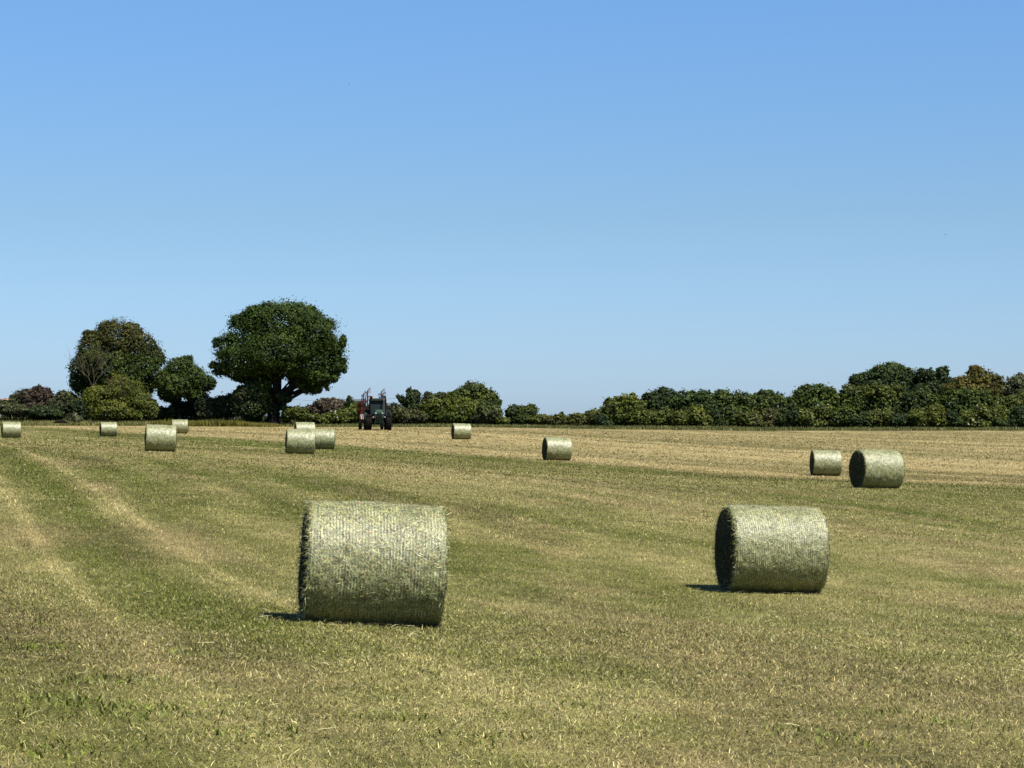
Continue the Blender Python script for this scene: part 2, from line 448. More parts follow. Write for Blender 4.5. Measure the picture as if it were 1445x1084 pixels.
# ------------------------------------------------------------------ round bales
BR, BL = 0.625, 1.37
def bale_material(name, fine):
    m, nt, p = mat(name)
    tc = N(nt, 'ShaderNodeTexCoord'); sp = N(nt, 'ShaderNodeSeparateXYZ'); nt.links.new(tc.outputs['Object'], sp.inputs[0])
    a = N(nt, 'ShaderNodeAttribute', attribute_name='col')
    nz = N(nt, 'ShaderNodeTexNoise', Scale=46.0, Detail=5.0, Roughness=0.65); nt.links.new(tc.outputs['Object'], nz.inputs['Vector'])
    nb = N(nt, 'ShaderNodeTexNoise', Scale=3.2, Detail=4.0); nt.links.new(tc.outputs['Object'], nb.inputs['Vector'])
    rp = N(nt, 'ShaderNodeValToRGB'); e = rp.color_ramp.elements
    e[0].position = 0.30; e[0].color = (.020, .024, .008, 1); e[1].position = 0.68; e[1].color = (.32, .315, .145, 1)
    x = e.new(0.48); x.color = (.130, .138, .054, 1)
    nt.links.new(nz.outputs[0], rp.inputs[0])
    # strands of the net run round the bale
    w = N(nt, 'ShaderNodeMath', operation='SINE'); ml = N(nt, 'ShaderNodeMath', operation='MULTIPLY'); ml.inputs[1].default_value = 2 * math.pi / 0.031
    nwb = N(nt, 'ShaderNodeTexNoise', Scale=4.0, Detail=3.0); nt.links.new(tc.outputs['Object'], nwb.inputs['Vector'])
    wb = N(nt, 'ShaderNodeMath', operation='MULTIPLY_ADD'); wb.inputs[1].default_value = 0.05; nt.links.new(nwb.outputs[0], wb.inputs[0]); nt.links.new(sp.outputs['X'], wb.inputs[2])
    nt.links.new(wb.outputs[0], ml.inputs[0]); nt.links.new(ml.outputs[0], w.inputs[0])
    rs = N(nt, 'ShaderNodeMapRange'); rs.inputs['From Min'].default_value = 0.35; rs.inputs['From Max'].default_value = 0.95
    nt.links.new(w.outputs[0], rs.inputs[0])
    pr = N(nt, 'ShaderNodeMapRange'); pr.inputs['From Min'].default_value = 0.42; pr.inputs['From Max'].default_value = 0.60; pr.inputs['To Min'].default_value = 0.0; pr.inputs['To Max'].default_value = 0.85
    nt.links.new(nb.outputs[0], pr.inputs[0])
    mk = N(nt, 'ShaderNodeMath', operation='MULTIPLY'); nt.links.new(rs.outputs[0], mk.inputs[0]); nt.links.new(pr.outputs[0], mk.inputs[1])
    mx = N(nt, 'ShaderNodeMix', data_type='RGBA'); nt.links.new(mk.outputs[0], mx.inputs[0]); nt.links.new(rp.outputs[0], mx.inputs[6])
    mx.inputs[7].default_value = (.385, .38, .225, 1)
    nm = N(nt, 'ShaderNodeTexNoise', Scale=11.0, Detail=5.0, Roughness=0.75); nt.links.new(tc.outputs['Object'], nm.inputs['Vector'])
    mr = N(nt, 'ShaderNodeMapRange'); mr.inputs['From Min'].default_value = 0.32; mr.inputs['From Max'].default_value = 0.68; mr.inputs['To Min'].default_value = 0.35; mr.inputs['To Max'].default_value = 1.45
    nt.links.new(nm.outputs[0], mr.inputs[0])
    vs_ = N(nt, 'ShaderNodeVectorMath', operation='SCALE'); nt.links.new(mx.outputs[2], vs_.inputs[0]); nt.links.new(mr.outputs[0], vs_.inputs['Scale'])
    nt.links.new(vs_.outputs[0], p.inputs['Base Color'])
    bp = N(nt, 'ShaderNodeBump', Strength=0.7, Distance=0.012); nt.links.new(nz.outputs[0], bp.inputs['Height']); nt.links.new(bp.outputs[0], p.inputs['Normal'])
    p.inputs['Roughness'].default_value = 0.48; p.inputs['Specular IOR Level'].default_value = 0.65
    return m
M_net = bale_material('netted_hay', True)
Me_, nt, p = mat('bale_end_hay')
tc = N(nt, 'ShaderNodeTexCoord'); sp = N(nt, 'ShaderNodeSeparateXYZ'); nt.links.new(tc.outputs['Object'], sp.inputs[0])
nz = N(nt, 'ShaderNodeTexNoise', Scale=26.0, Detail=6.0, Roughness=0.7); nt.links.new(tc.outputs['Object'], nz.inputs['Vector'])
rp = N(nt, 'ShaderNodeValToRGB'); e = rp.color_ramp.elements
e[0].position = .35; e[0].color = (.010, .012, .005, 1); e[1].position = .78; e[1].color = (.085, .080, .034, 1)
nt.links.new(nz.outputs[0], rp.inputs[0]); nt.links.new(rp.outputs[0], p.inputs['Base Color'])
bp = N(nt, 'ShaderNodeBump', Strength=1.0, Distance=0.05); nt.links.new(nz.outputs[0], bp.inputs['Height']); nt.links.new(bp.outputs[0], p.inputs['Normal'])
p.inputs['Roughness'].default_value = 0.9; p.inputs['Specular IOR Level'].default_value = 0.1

def bale_radius(th, x, seed):
    """radius at angle th and along-axis x: rings of net, lumps, soft shoulders, a flattened foot"""
    r = BR * np.ones_like(th)
    e = np.abs(x) / (BL / 2)
    r -= 0.022 * np.clip((e - 0.93) / 0.07, 0, 1) ** 2
    r += 0.016 * (1 - e * e)
    cx, sx = np.cos(th), np.sin(th)
    a = np.mod(th + np.pi / 2, 2 * np.pi) * BR
    r += 0.030 * (fbm(a * 2.0 + seed, x * 2.6 + 5, 3) - 0.5)
    r += 0.022 * (fbm(a * 11 + 50, x * 13 + seed, 3) - 0.5)
    r += 0.0014 * np.sin(2 * np.pi / 0.031 * x + 3 * fbm(a * 1.5, x * 2 + 9, 2))
    foot = -sx                                     # sin = -1 at the bottom
    r = np.where(foot > 0.90, np.minimum(r, (BR - 0.03) / np.maximum(foot, .5)), r)
    return r
def make_bale(seed, nth, nx, nhay, nend, label, cat):
    r = np.random.RandomState(seed)
    root = empty('hay_bale', (0, 0, 0), label, cat, 'round hay bales lying across the mown field')
    th = np.linspace(0, 2 * np.pi, nth, endpoint=False); xs = np.linspace(-BL / 2, BL / 2, nx)
    T, X = np.meshgrid(th, xs, indexing='ij')
    RR = bale_radius(T, X, seed)
    V = np.stack([X, RR * np.cos(T), RR * np.sin(T)], -1)
    id_ = np.arange(nth * nx).reshape(nth, nx)
    Fq = np.stack([id_, np.roll(id_, -1, 0)], -1)
    Q = np.stack([Fq[:, :-1, 0], Fq[:, :-1, 1], Fq[:, 1:, 1], Fq[:, 1:, 0]], -1).reshape(-1, 4)
    link('net_wrap', np_mesh('net_wrap', V.reshape(-1, 3), Q, None, True), root, M_net)
    for sgn in (-1, 1):
        rr = np.linspace(0, 1, 22); T2, K2 = np.meshgrid(th, rr, indexing='ij')
        Re = bale_radius(T2, sgn * BL / 2 * np.ones_like(T2), seed)
        Y2, Z2 = Re * K2 * np.cos(T2), Re * K2 * np.sin(T2)
        bulge = 0.035 * (1 - K2 ** 2) + 0.055 * (fbm(Y2 * 6 + 9, Z2 * 6 + 9 + seed, 4) - 0.5) * (1 - K2 ** 8) + 0.012 * np.sin(K2 * 42 + T2)* (1 - K2 ** 8)
        V = np.stack([sgn * (BL / 2 + bulge), Y2, Z2], -1)
        id_ = np.arange(nth * 22).reshape(nth, 22); Fq = np.stack([id_, np.roll(id_, -1, 0)], -1)
        Q = np.stack([Fq[:, :-1, 0], Fq[:, 1:, 0], Fq[:, 1:, 1], Fq[:, :-1, 1]], -1).reshape(-1, 4)
        if sgn < 0: Q = Q[:, ::-1]
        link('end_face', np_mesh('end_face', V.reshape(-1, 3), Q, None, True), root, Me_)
    # loose hay on the round side and sprouting from the rims and ends
    def ribbons(P, D, S_, L, wd, col):
        n = len(P); L = (L * (0.5 + r.rand(n)))[:, None]; wd = (wd * (.6 + .8 * r.rand(n)))[:, None]
        mid = P + D[0] * L * .5; tip = mid + D[1] * L * .5
        V = np.stack([P - S_ * wd / 2, P + S_ * wd / 2, mid + S_ * wd / 2, mid - S_ * wd / 2, tip + S_ * wd * .15, tip - S_ * wd * .15], 1).reshape(-1, 3)
        i = np.arange(n)[:, None] * 6
        return V, np.concatenate([i + [0, 1, 2, 3], i + [3, 2, 4, 5]]), np.repeat(col, 6, 0)
    def nrm(v): return v / np.linalg.norm(v, axis=1)[:, None]
    n = nhay; t = r.rand(n) * 2 * np.pi; x = (r.rand(n) - .5) * BL * .99
    rad = np.stack([0 * t, np.cos(t), np.sin(t)], 1); tan = np.stack([0 * t, -np.sin(t), np.cos(t)], 1); ax = np.stack([1 + 0 * t, 0 * t, 0 * t], 1)
    P = np.stack([x, 0 * x, 0 * x], 1) + rad * (bale_radius(t, x, seed) + .001)[:, None]
    al = r.rand(n) * 2 * np.pi
    D1 = nrm(ax * np.cos(al)[:, None] + tan * np.sin(al)[:, None] + rad * (0.05 + 0.16 * r.rand(n))[:, None])
    D2 = nrm(D1 - rad * (0.1 + 0.2 * r.rand(n))[:, None] + 0.5 * np.cross(rad, D1) * (r.rand(n, 1) - .5))
    S1 = nrm(np.cross(D1, rad) + rad * r.randn(n, 1) * .3)
    c1 = np.array([.27, .255, .10])[None] * np.exp(r.randn(n, 1) * .42) * (1 + .12 * r.randn(n, 3)); c1[r.rand(n) < .28] *= .22
    parts = [ribbons(P, (D1, D2), S1, .036, .0030, np.clip(c1, .01, .8))]
    n = nend; sg = np.where(r.rand(n) < .5, -1, 1); t = r.rand(n) * 2 * np.pi
    k_ = np.where(r.rand(n) < .62, 1.02 - .07 * r.rand(n), np.sqrt(r.rand(n)))
    rad = np.stack([0 * t, np.cos(t), np.sin(t)], 1); ax = np.stack([sg, 0 * t, 0 * t], 1)
    P = ax * (BL / 2 - .01 + .02 * (k_ < .9))[:, None] + rad * (k_ * (BR - .012))[:, None]
    D1 = nrm(ax * .35 + rad * (k_ > .9)[:, None] * .2 + r.randn(n, 3) * .8); D2 = nrm(D1 + r.randn(n, 3) * .6 + np.array([0, 0, -.5]))
    S1 = nrm(np.cross(D1, r.randn(n, 3)))
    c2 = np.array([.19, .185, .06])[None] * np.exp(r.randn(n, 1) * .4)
    parts.append(ribbons(P, (D1, D2), S1, .060 * 1.0, .004, np.clip(c2, .01, .8)))
    V = np.concatenate([q[0] for q in parts]); off = 0; Qs = []
    for q in parts: Qs.append(q[1] + off); off += len(q[0])
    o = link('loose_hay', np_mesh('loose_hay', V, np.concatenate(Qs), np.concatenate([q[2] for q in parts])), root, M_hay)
    o['kind'] = 'stuff'
    return root
def copy_tree(o, parent=None):
    c = o.copy(); COL.objects.link(c); c.parent = parent
    for ch in o.children: copy_tree(ch, c)
    return c
def place_bale(root, cx, row, hpx, yaw, spin=0.0, label=None):
    X, Y = hit(cx, row)
    Y += BR * 0.25; X = (cx - 722.5) / F * Y
    sc = hpx * Y / F / (2 * BR)
    ca, sa = math.cos(R(yaw)), math.sin(R(yaw))
    e = 0.55
    sl = (gz(X + e * ca, Y + e * sa, False) - gz(X - e * ca, Y - e * sa, False)) / (2 * e)
    z = gz(X, Y, False) + (BR - 0.035) * sc
    root.matrix_world = Matrix.Translation((X, Y, z)) @ Matrix.Rotation(R(yaw), 4, 'Z') @ Matrix.Rotation(-math.atan(sl), 4, 'Y') @ Matrix.Diagonal((sc, sc, sc, 1))
    if label: root['label'] = label
    print('bale', label, round(X, 1), round(Y, 1), 'scale', round(sc, 2), 'slope', round(math.degrees(math.atan(sl)), 1))
b1 = make_bale(11, 256, 400, 26000, 5000, 'largest hay bale, in the foreground, its net wrap strands plainly visible', 'hay bale')
place_bale(b1, 526, 883, 175, 8)
b2 = make_bale(23, 220, 400, 19000, 4500, 'second largest hay bale, right foreground, its shadowed left end turned to the viewer', 'hay bale')
place_bale(b2, 1088, 835, 122, 9)
b3 = make_bale(37, 160, 200, 7000, 3500, 'hay bale with a wide dark left end, just right of a smaller bale', 'hay bale')
place_bale(b3, 1237, 689, 55, 17)
pr = make_bale(51, 96, 120, 2600, 700, 'small hay bale just left of the one with the wide dark end', 'hay bale')
place_bale(pr, 1165, 671, 36, 3)
for (cx, row, hp, yaw, lab) in (
        (786, 650, 33, 13, 'lone hay bale right of centre on the tan stubble, far from others'),
        (651, 620, 22.5, 13, 'lone hay bale standing in front of the broad green bush right of the tractor'),
        (430, 620, 24.5, 14, 'hay bale with only its top showing above two bales left of the tractor'),
        (424, 641, 36, 8.5, 'nearest hay bale of the three bunched together left of the tractor'),
        (456, 634, 29, 6, 'right hand hay bale in the bunch of three, partly behind the nearest'),
        (254, 612, 20, 9, 'far hay bale half hidden behind a nearer one, in front of the golden grass'),
        (227, 637, 38, 11, 'hay bale on the left, largest left of the oak, overlapping a smaller far one'),
        (153, 616, 20.5, 18, 'small far hay bale in front of the yellow green bush under the brown topped tree'),
        (16, 618, 23, 18, 'leftmost hay bale, at the left edge of the field below the purple bush')):
    c = copy_tree(pr)
    place_bale(c, cx, row, hp, yaw, 0, lab)

# ------------------------------------------------------------------ trees and bushes
PAL = {  # dark, light
    'oak': ((.009, .018, .003), (.052, .083, .010)),
    'green': ((.013, .024, .004), (.078, .098, .013)),
    'dark': ((.007, .014, .004), (.036, .056, .013)),
    'olive': ((.020, .030, .005), (.100, .112, .016)),
    'yellow': ((.0352, .0458, .0044), (.1188, .1276, .0141)),
    'brown': ((.018, .020, .005), (.080, .075, .018)),
    'purple': ((.0176, .0114, .0088), (.0660, .0405, .0299)),
    'dome': ((.0352, .0282, .0158), (.0880, .0686, .0422)),
    'greybrown': ((.016, .021, .008), (.074, .083, .028)),
    'grey': ((.034, .044, .018), (.115, .125, .058)),
    'rust': ((.030, .032, .005), (.128, .104, .016)),
}
def unit(v): return v / np.linalg.norm(v, axis=-1, keepdims=True)
def crown_mesh(lobes, leaf, cov, pal, seed, pale=0.0, ragged=1.0, pal2=None, pal2f=None, big=1.0):
    """lobes: rows (x,y,z,rx,ry,rz). Clumps of leaf-sized faces spread over and through the lobes."""
    r = np.random.RandomState(seed)
    lob = [list(l) for l in lobes]
    for l in list(lob):
        if min(l[3:6]) < 0.45: continue
        for _ in range(3):
            dd = unit(r.randn(3)); dd[2] = dd[2] * .8 + .1
            f = r.uniform(.20, .36); q = r.uniform(.80, 1.0)
            lob.append([l[0] + dd[0] * l[3] * q, l[1] + dd[1] * l[4] * q, l[2] + dd[2] * l[5] * q, l[3] * f, l[4] * f, l[5] * f * r.uniform(.9, 1.4)])
    lob = np.array(lob, float)
    Vs, Cs = [], []
    for i, L in enumerate(lob):
        c, rad = L[:3], L[3:6]
        area = 4 * np.pi * ((rad[0] * rad[1]) ** 1.6 + (rad[0] * rad[2]) ** 1.6 + (rad[1] * rad[2]) ** 1.6) ** (1 / 1.6) / 3 ** (1 / 1.6)
        mr = rad.min()
        cr = np.clip(mr * 0.22 * big, 0.15, 0.46 * big)
        nc = max(6, int(area / (cr * cr * 1.1)))
        d = unit(r.randn(nc, 3))
        rr = 0.66 + 0.36 * r.rand(nc) ** 0.8 * ragged + 0.12 * (r.rand(nc) < .10) * r.rand(nc)
        cc = c + d * rad * rr[:, None]
        # drop clumps that sit deep inside another lobe
        keep = np.ones(nc, bool)
        for j, K in enumerate(lob):
            if j != i: keep &= (((cc - K[:3]) / K[3:6]) ** 2).sum(1) > 0.42
        keep |= r.rand(nc) < 0.12
        cc, d = cc[keep], d[keep]
        nc = len(cc)
        if nc == 0: continue
        nl = int(cov * cr * cr * 9.0 / (leaf * leaf) * 0.42) + 4
        tone = np.clip(0.46 + 0.36 * r.randn(nc), 0, 1)
        off = r.randn(nc, nl, 3) * 0.52; off = off * cr * (0.55 + 0.9 * r.rand(nc, 1, 1)) * (np.array([1.15, 1.15, .85]) * (1 + .3 * r.randn(nc, 1, 3)))
        P = cc[:, None] + off
        nm = unit(unit(off) * 0.55 + d[:, None] * 0.7 + r.randn(nc, nl, 3) * 0.45 + np.array([0, 0, .25]))
        a = unit(np.cross(nm, r.randn(nc, nl, 3))); b = np.cross(nm, a)
        sz = leaf * (0.55 + 0.8 * r.rand(nc, nl, 1))
        q = np.stack([P - a * sz * .62, P - b * sz * .40, P + a * sz * .62, P + b * sz * .40], 2)
        Vs.append(q.reshape(-1, 3))
        t = np.clip(tone[:, None] + 0.18 * r.randn(nc, nl), 0, 1)[..., None]
        col = np.array(pal[0]) * (1 - t) + np.array(pal[1]) * t
        if pal2 is not None:
            c2 = np.array(pal2[0]) * (1 - t) + np.array(pal2[1]) * t
            k_ = pal2f(cc)[:, None, None]
            k_ = np.clip(k_ + 0.35 * r.randn(nc, 1, 1), 0, 1)
            col = col * (1 - k_) + c2 * k_
        if pale > 0:
            mk = (r.rand(nc, nl) < pale) & (r.rand(nc, 1) < .6)
            col[mk] = np.array([.42, .40, .28]) * (0.7 + .5 * r.rand(mk.sum(), 1))
        Cs.append(np.repeat(col.reshape(-1, 3), 4, 0))
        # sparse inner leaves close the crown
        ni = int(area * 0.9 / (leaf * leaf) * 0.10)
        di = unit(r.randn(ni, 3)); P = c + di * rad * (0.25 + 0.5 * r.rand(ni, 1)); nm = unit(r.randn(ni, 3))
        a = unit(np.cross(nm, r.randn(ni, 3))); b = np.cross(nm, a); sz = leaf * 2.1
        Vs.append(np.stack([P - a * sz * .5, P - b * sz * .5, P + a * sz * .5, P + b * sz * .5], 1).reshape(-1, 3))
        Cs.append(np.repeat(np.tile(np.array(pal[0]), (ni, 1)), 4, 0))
    V = np.concatenate(Vs); C = np.concatenate(Cs)
    return np_mesh('foliage', V, np.arange(len(V)).reshape(-1, 4), C)

def limb(mb, a, b, r0, r1, seed, bend=0.12, n=6):
    r = random.Random(seed)
    a, b = Vector(a), Vector(b); L = (b - a).length
    off = Vector((r.uniform(-1, 1), r.uniform(-1, 1), r.uniform(-.2, .8))) * L * bend
    pts = [a.lerp(b, i / n) + off * math.sin(math.pi * i / n) + Vector((r.uniform(-1, 1), r.uniform(-1, 1), 0)) * L * 0.015 for i in range(n + 1)]
    mb.tube(pts, [r0 + (r1 - r0) * (i / n) ** 0.8 for i in range(n + 1)], 8)
    return pts
def twigs(mb, p, d, L, r0, depth, rnd):
    q = p + d * L
    mid = p.lerp(q, .5) + Vector((rnd.uniform(-1, 1), rnd.uniform(-1, 1), rnd.uniform(-1, 1))) * L * .08
    mb.tube([p, mid, q], [r0, r0 * .8, r0 * .6], 5, False)
    if depth == 0: return
    for _ in range(3 if depth > 1 else 2):
        nd = (d + Vector((rnd.uniform(-1, 1), rnd.uniform(-.7, .7), rnd.uniform(-.35, .7))) * .65).normalized()
        twigs(mb, p.lerp(q, rnd.uniform(.55, 1)), nd, L * rnd.uniform(.55, .78), r0 * .58, depth - 1, rnd)

def tree(name, label, px, Y, lobes, pal, seed, cat='tree', group=None, trunk=None, leaf=.18, cov=1.0, pale=0, ragged=1.0,
         pal2=None, split=None, base=None, stems=4, big=1.0):
    """lobes are rows (px, row, rx_px, ry_px[, depth shift m[, depth radius factor]])"""
    X = (px - 722.5) / F * Y
    z0 = gz(X, Y, False) if base is None else base
    z0 -= 0.05
    root = empty(name, (X, Y, z0), label, cat, group)
    k = Y / F
    L3 = []
    for L in lobes:
        dy = L[4] if len(L) > 4 else 0; df = L[5] if len(L) > 5 else .85
        L3.append(((L[0] - px) * k, dy, EYE + (HZ - L[1]) * k - z0, L[2] * k, max(L[2], L[3] * .8) * k * df, L[3] * k))
    f2 = None
    if split is not None:
        kind, at, width = split
        if kind == 'z': f2 = lambda c: np.clip((c[:, 2] - (EYE + (HZ - at) * k - z0)) / (width * k) + .5, 0, 1)
        else: f2 = lambda c: np.clip((c[:, 0] - (at - px) * k) / (width * k) + .5, 0, 1)
    link('crown' if cat == 'tree' else 'foliage', crown_mesh(L3, leaf, cov, PAL[pal], seed, pale, ragged, PAL[pal2] if pal2 else None, f2, big), root, M_leaf)
    mb = MB(); rnd = random.Random(seed)
    if trunk:
        tw, fork_row = trunk
        fz = EYE + (HZ - fork_row) * k - z0; tr = tw * k / 2
        pts = [(0, 0, -.1), (0, 0, .25), (rnd.uniform(-.1, .1) * tr, 0, fz * .5), (0, 0, fz)]
        mb.tube(pts, [tr * 1.45, tr * 1.12, tr * .9, tr * .95], 12)
        for i, l in enumerate(L3):
            limb(mb, (rnd.uniform(-.4, .4) * tr, rnd.uniform(-.3, .3) * tr, fz * rnd.uniform(.8, 1)), (l[0], l[1], l[2] + l[5] * .1), tr * rnd.uniform(.2, .36), tr * .06, seed * 31 + i)
        mb.build('trunk', M_bark, root, smooth=True)
    else:
        for i in range(stems):
            l = rnd.choice(L3)
            limb(mb, (rnd.uniform(-.03, .03), rnd.uniform(-.03, .03), -.1), (l[0], l[1], l[2]), .07, .02, seed * 17 + i, n=4)
        mb.build('stems', M_bark, root, smooth=True)
    return root

# big oak
oak = tree('oak_tree', 'largest tree, a broad domed dark green oak left of the tractor', 386, 240,
     [(398, 458, 50, 31), (352, 468, 33, 28, 1), (440, 470, 36, 30, -1), (322, 492, 20, 20), (462, 500, 24, 26, .5), (392, 495, 48, 32, -1.5),
      (345, 510, 38, 24, -.5), (430, 512, 36, 24, 0), (312, 520, 15, 11, .5), (470, 515, 15, 18, 1), (375, 524, 28, 14, 2), (420, 532, 16, 12, 1),
      (446, 530, 17, 12, -1), (437, 542, 10, 8, 0, .5), (455, 537, 12, 9, 0, .5), (449, 550, 4, 6, 0), (470, 535, 7, 5), (432, 550, 6, 6), (424, 541, 9, 8, -.5), (442, 551, 6, 5), (462, 547, 3, 4), (340, 533, 13, 6, 0), (371, 541, 11, 9, -.5), (360, 538, 12, 10, 1), (485, 520, 5, 6), (300, 515, 5, 5), (306, 483, 6, 7), (484, 482, 5, 9), (345, 448, 8, 8), (462, 458, 8, 8), (380, 440, 22, 13, 0), (415, 440, 24, 14, .5), (364, 449, 21, 17), (428, 449, 22, 17, .5)],
     'oak', 101, trunk=(19, 568), leaf=.18, cov=.85, big=1.45)
# heavy limbs seen under the crown
mb = MB(); k = 240 / F
zz = oak.location.z
def q3(px, row, dy=0): return ((px - 386) * k, dy, EYE + (HZ - row) * k - zz)
for pts, ra in (([q3(387, 577), q3(382, 560), q3(376, 545), q3(370, 520)], [.55, .42, .32, .18]),
                ([q3(389, 577), q3(392, 562, .3), q3(393, 545, .3), q3(395, 515)], [.52, .40, .30, .18]),
                ([q3(391, 577), q3(398, 566), q3(408, 552), q3(420, 541), q3(440, 525)], [.42, .33, .26, .20, .10]),
                ([q3(376, 548), q3(352, 541), q3(333, 537), q3(318, 528)], [.22, .17, .12, .07]),
                ([q3(408, 552), q3(412, 540), q3(414, 520)], [.3, .25, .15]),
                ([q3(440, 525), q3(452, 535), q3(456, 542)], [.08, .06, .04])):
    mb.tube(pts, ra, 8)
mb.build('limb', M_bark, oak, smooth=True)
# ivy round the oak's foot
tree('ivy_bush', 'dark ivy thicket clinging round the lower trunk of the large oak', 390, 239.2, [(398, 561, 7, 8), (400, 573, 4, 7), (378, 572, 6, 12), (388, 578, 6, 8, .5), (407, 563, 4, 5)],
     'dark', 103, cat='bush', leaf=.22, stems=3)

tree('brown_topped_tree', 'tall rounded tree with a brownish top at the left, behind the yellow green bush', 158, 250,
     [(165, 478, 32, 27), (135, 492, 24, 24, -.5), (195, 492, 26, 24, .5), (118, 520, 20, 22), (150, 515, 36, 28, -1), (200, 520, 28, 24), (215, 505, 16, 17, 1),
      (112, 538, 14, 16), (175, 545, 40, 22), (140, 550, 30, 18), (205, 548, 12, 10), (152, 464, 14, 11), (185, 466, 14, 10), (125, 475, 9, 9)],
     'oak', 111, trunk=(9, 578), leaf=.18, pal2='brown', split=('z', 497, 30))
# bare dead stems in front of it
def bare(name, label, px, Y, row0, row1, seed, parts=5):
    X = (px - 722.5) / F * Y; z0 = gz(X, Y, False); k = Y / F
    root = empty(name, (X, Y, z0), label, 'tree')
    H = EYE + (HZ - row1) * k - z0; h0 = EYE + (HZ - row0) * k - z0
    mb = MB(); rnd = random.Random(seed)
    mb.tube([(0, 0, -.1), (.05, 0, h0 * .5), (0, 0, h0)], [.16, .13, .11], 8)
    o1 = mb.build('trunk', M_deadwood, root, smooth=True)
    mb = MB()
    for i in range(parts):
        a = (i / (parts - 1) - .5) * 1.2
        twigs(mb, Vector((0, 0, h0 - .1)), Vector((math.sin(a), rnd.uniform(-.4, .1), math.cos(a))).normalized(), (H - h0) * .42, .035, 4, rnd)
    mb.build('branches', M_deadwood, root, smooth=True)
    return root
bare('dead_tree', 'bare pale dead tree standing against the left side of the brown topped tree', 131, 244.5, 545, 480, 5)
bare('dead_tree', 'bare grey dead stems rising out of the middle of the yellow green bush', 166, 240.2, 568, 527, 9, 4)
tree('yellow_green_bush', 'big yellow green bush in front of the brown topped tree at the left', 165, 241.5,
     [(140, 562, 26, 17), (172, 556, 28, 22, .3), (195, 570, 22, 18), (160, 580, 36, 16, -.5), (120, 578, 12, 12), (190, 585, 14, 12, -1), (128, 570, 14, 15), (165, 540, 10, 11, .5), (210, 580, 12, 14)],
     'yellow', 112, cat='bush', leaf=.17, pal2='olive', split=('x', 185, 30))
tree('dark_shrub', 'blackish green shrub tucked under the left edge of the yellow green bush', 113, 240.4, [(113, 577, 11, 12), (120, 583, 9, 9)], 'dark', 113, cat='bush', leaf=.22)
tree('leaning_tree', 'medium dark green tree with a thin trunk between the brown topped tree and the oak', 253, 246,
     [(255, 520, 22, 17), (235, 535, 16, 15), (270, 532, 22, 16), (250, 545, 25, 17, -.8), (288, 541, 17, 11), (240, 558, 15, 10), (275, 557, 18, 10), (232, 548, 10, 15), (262, 510, 10, 8)],
     'green', 114, trunk=(7, 577), leaf=.18, pal2='oak', split=('x', 250, 30))
BG = 'bushes of the field hedge'
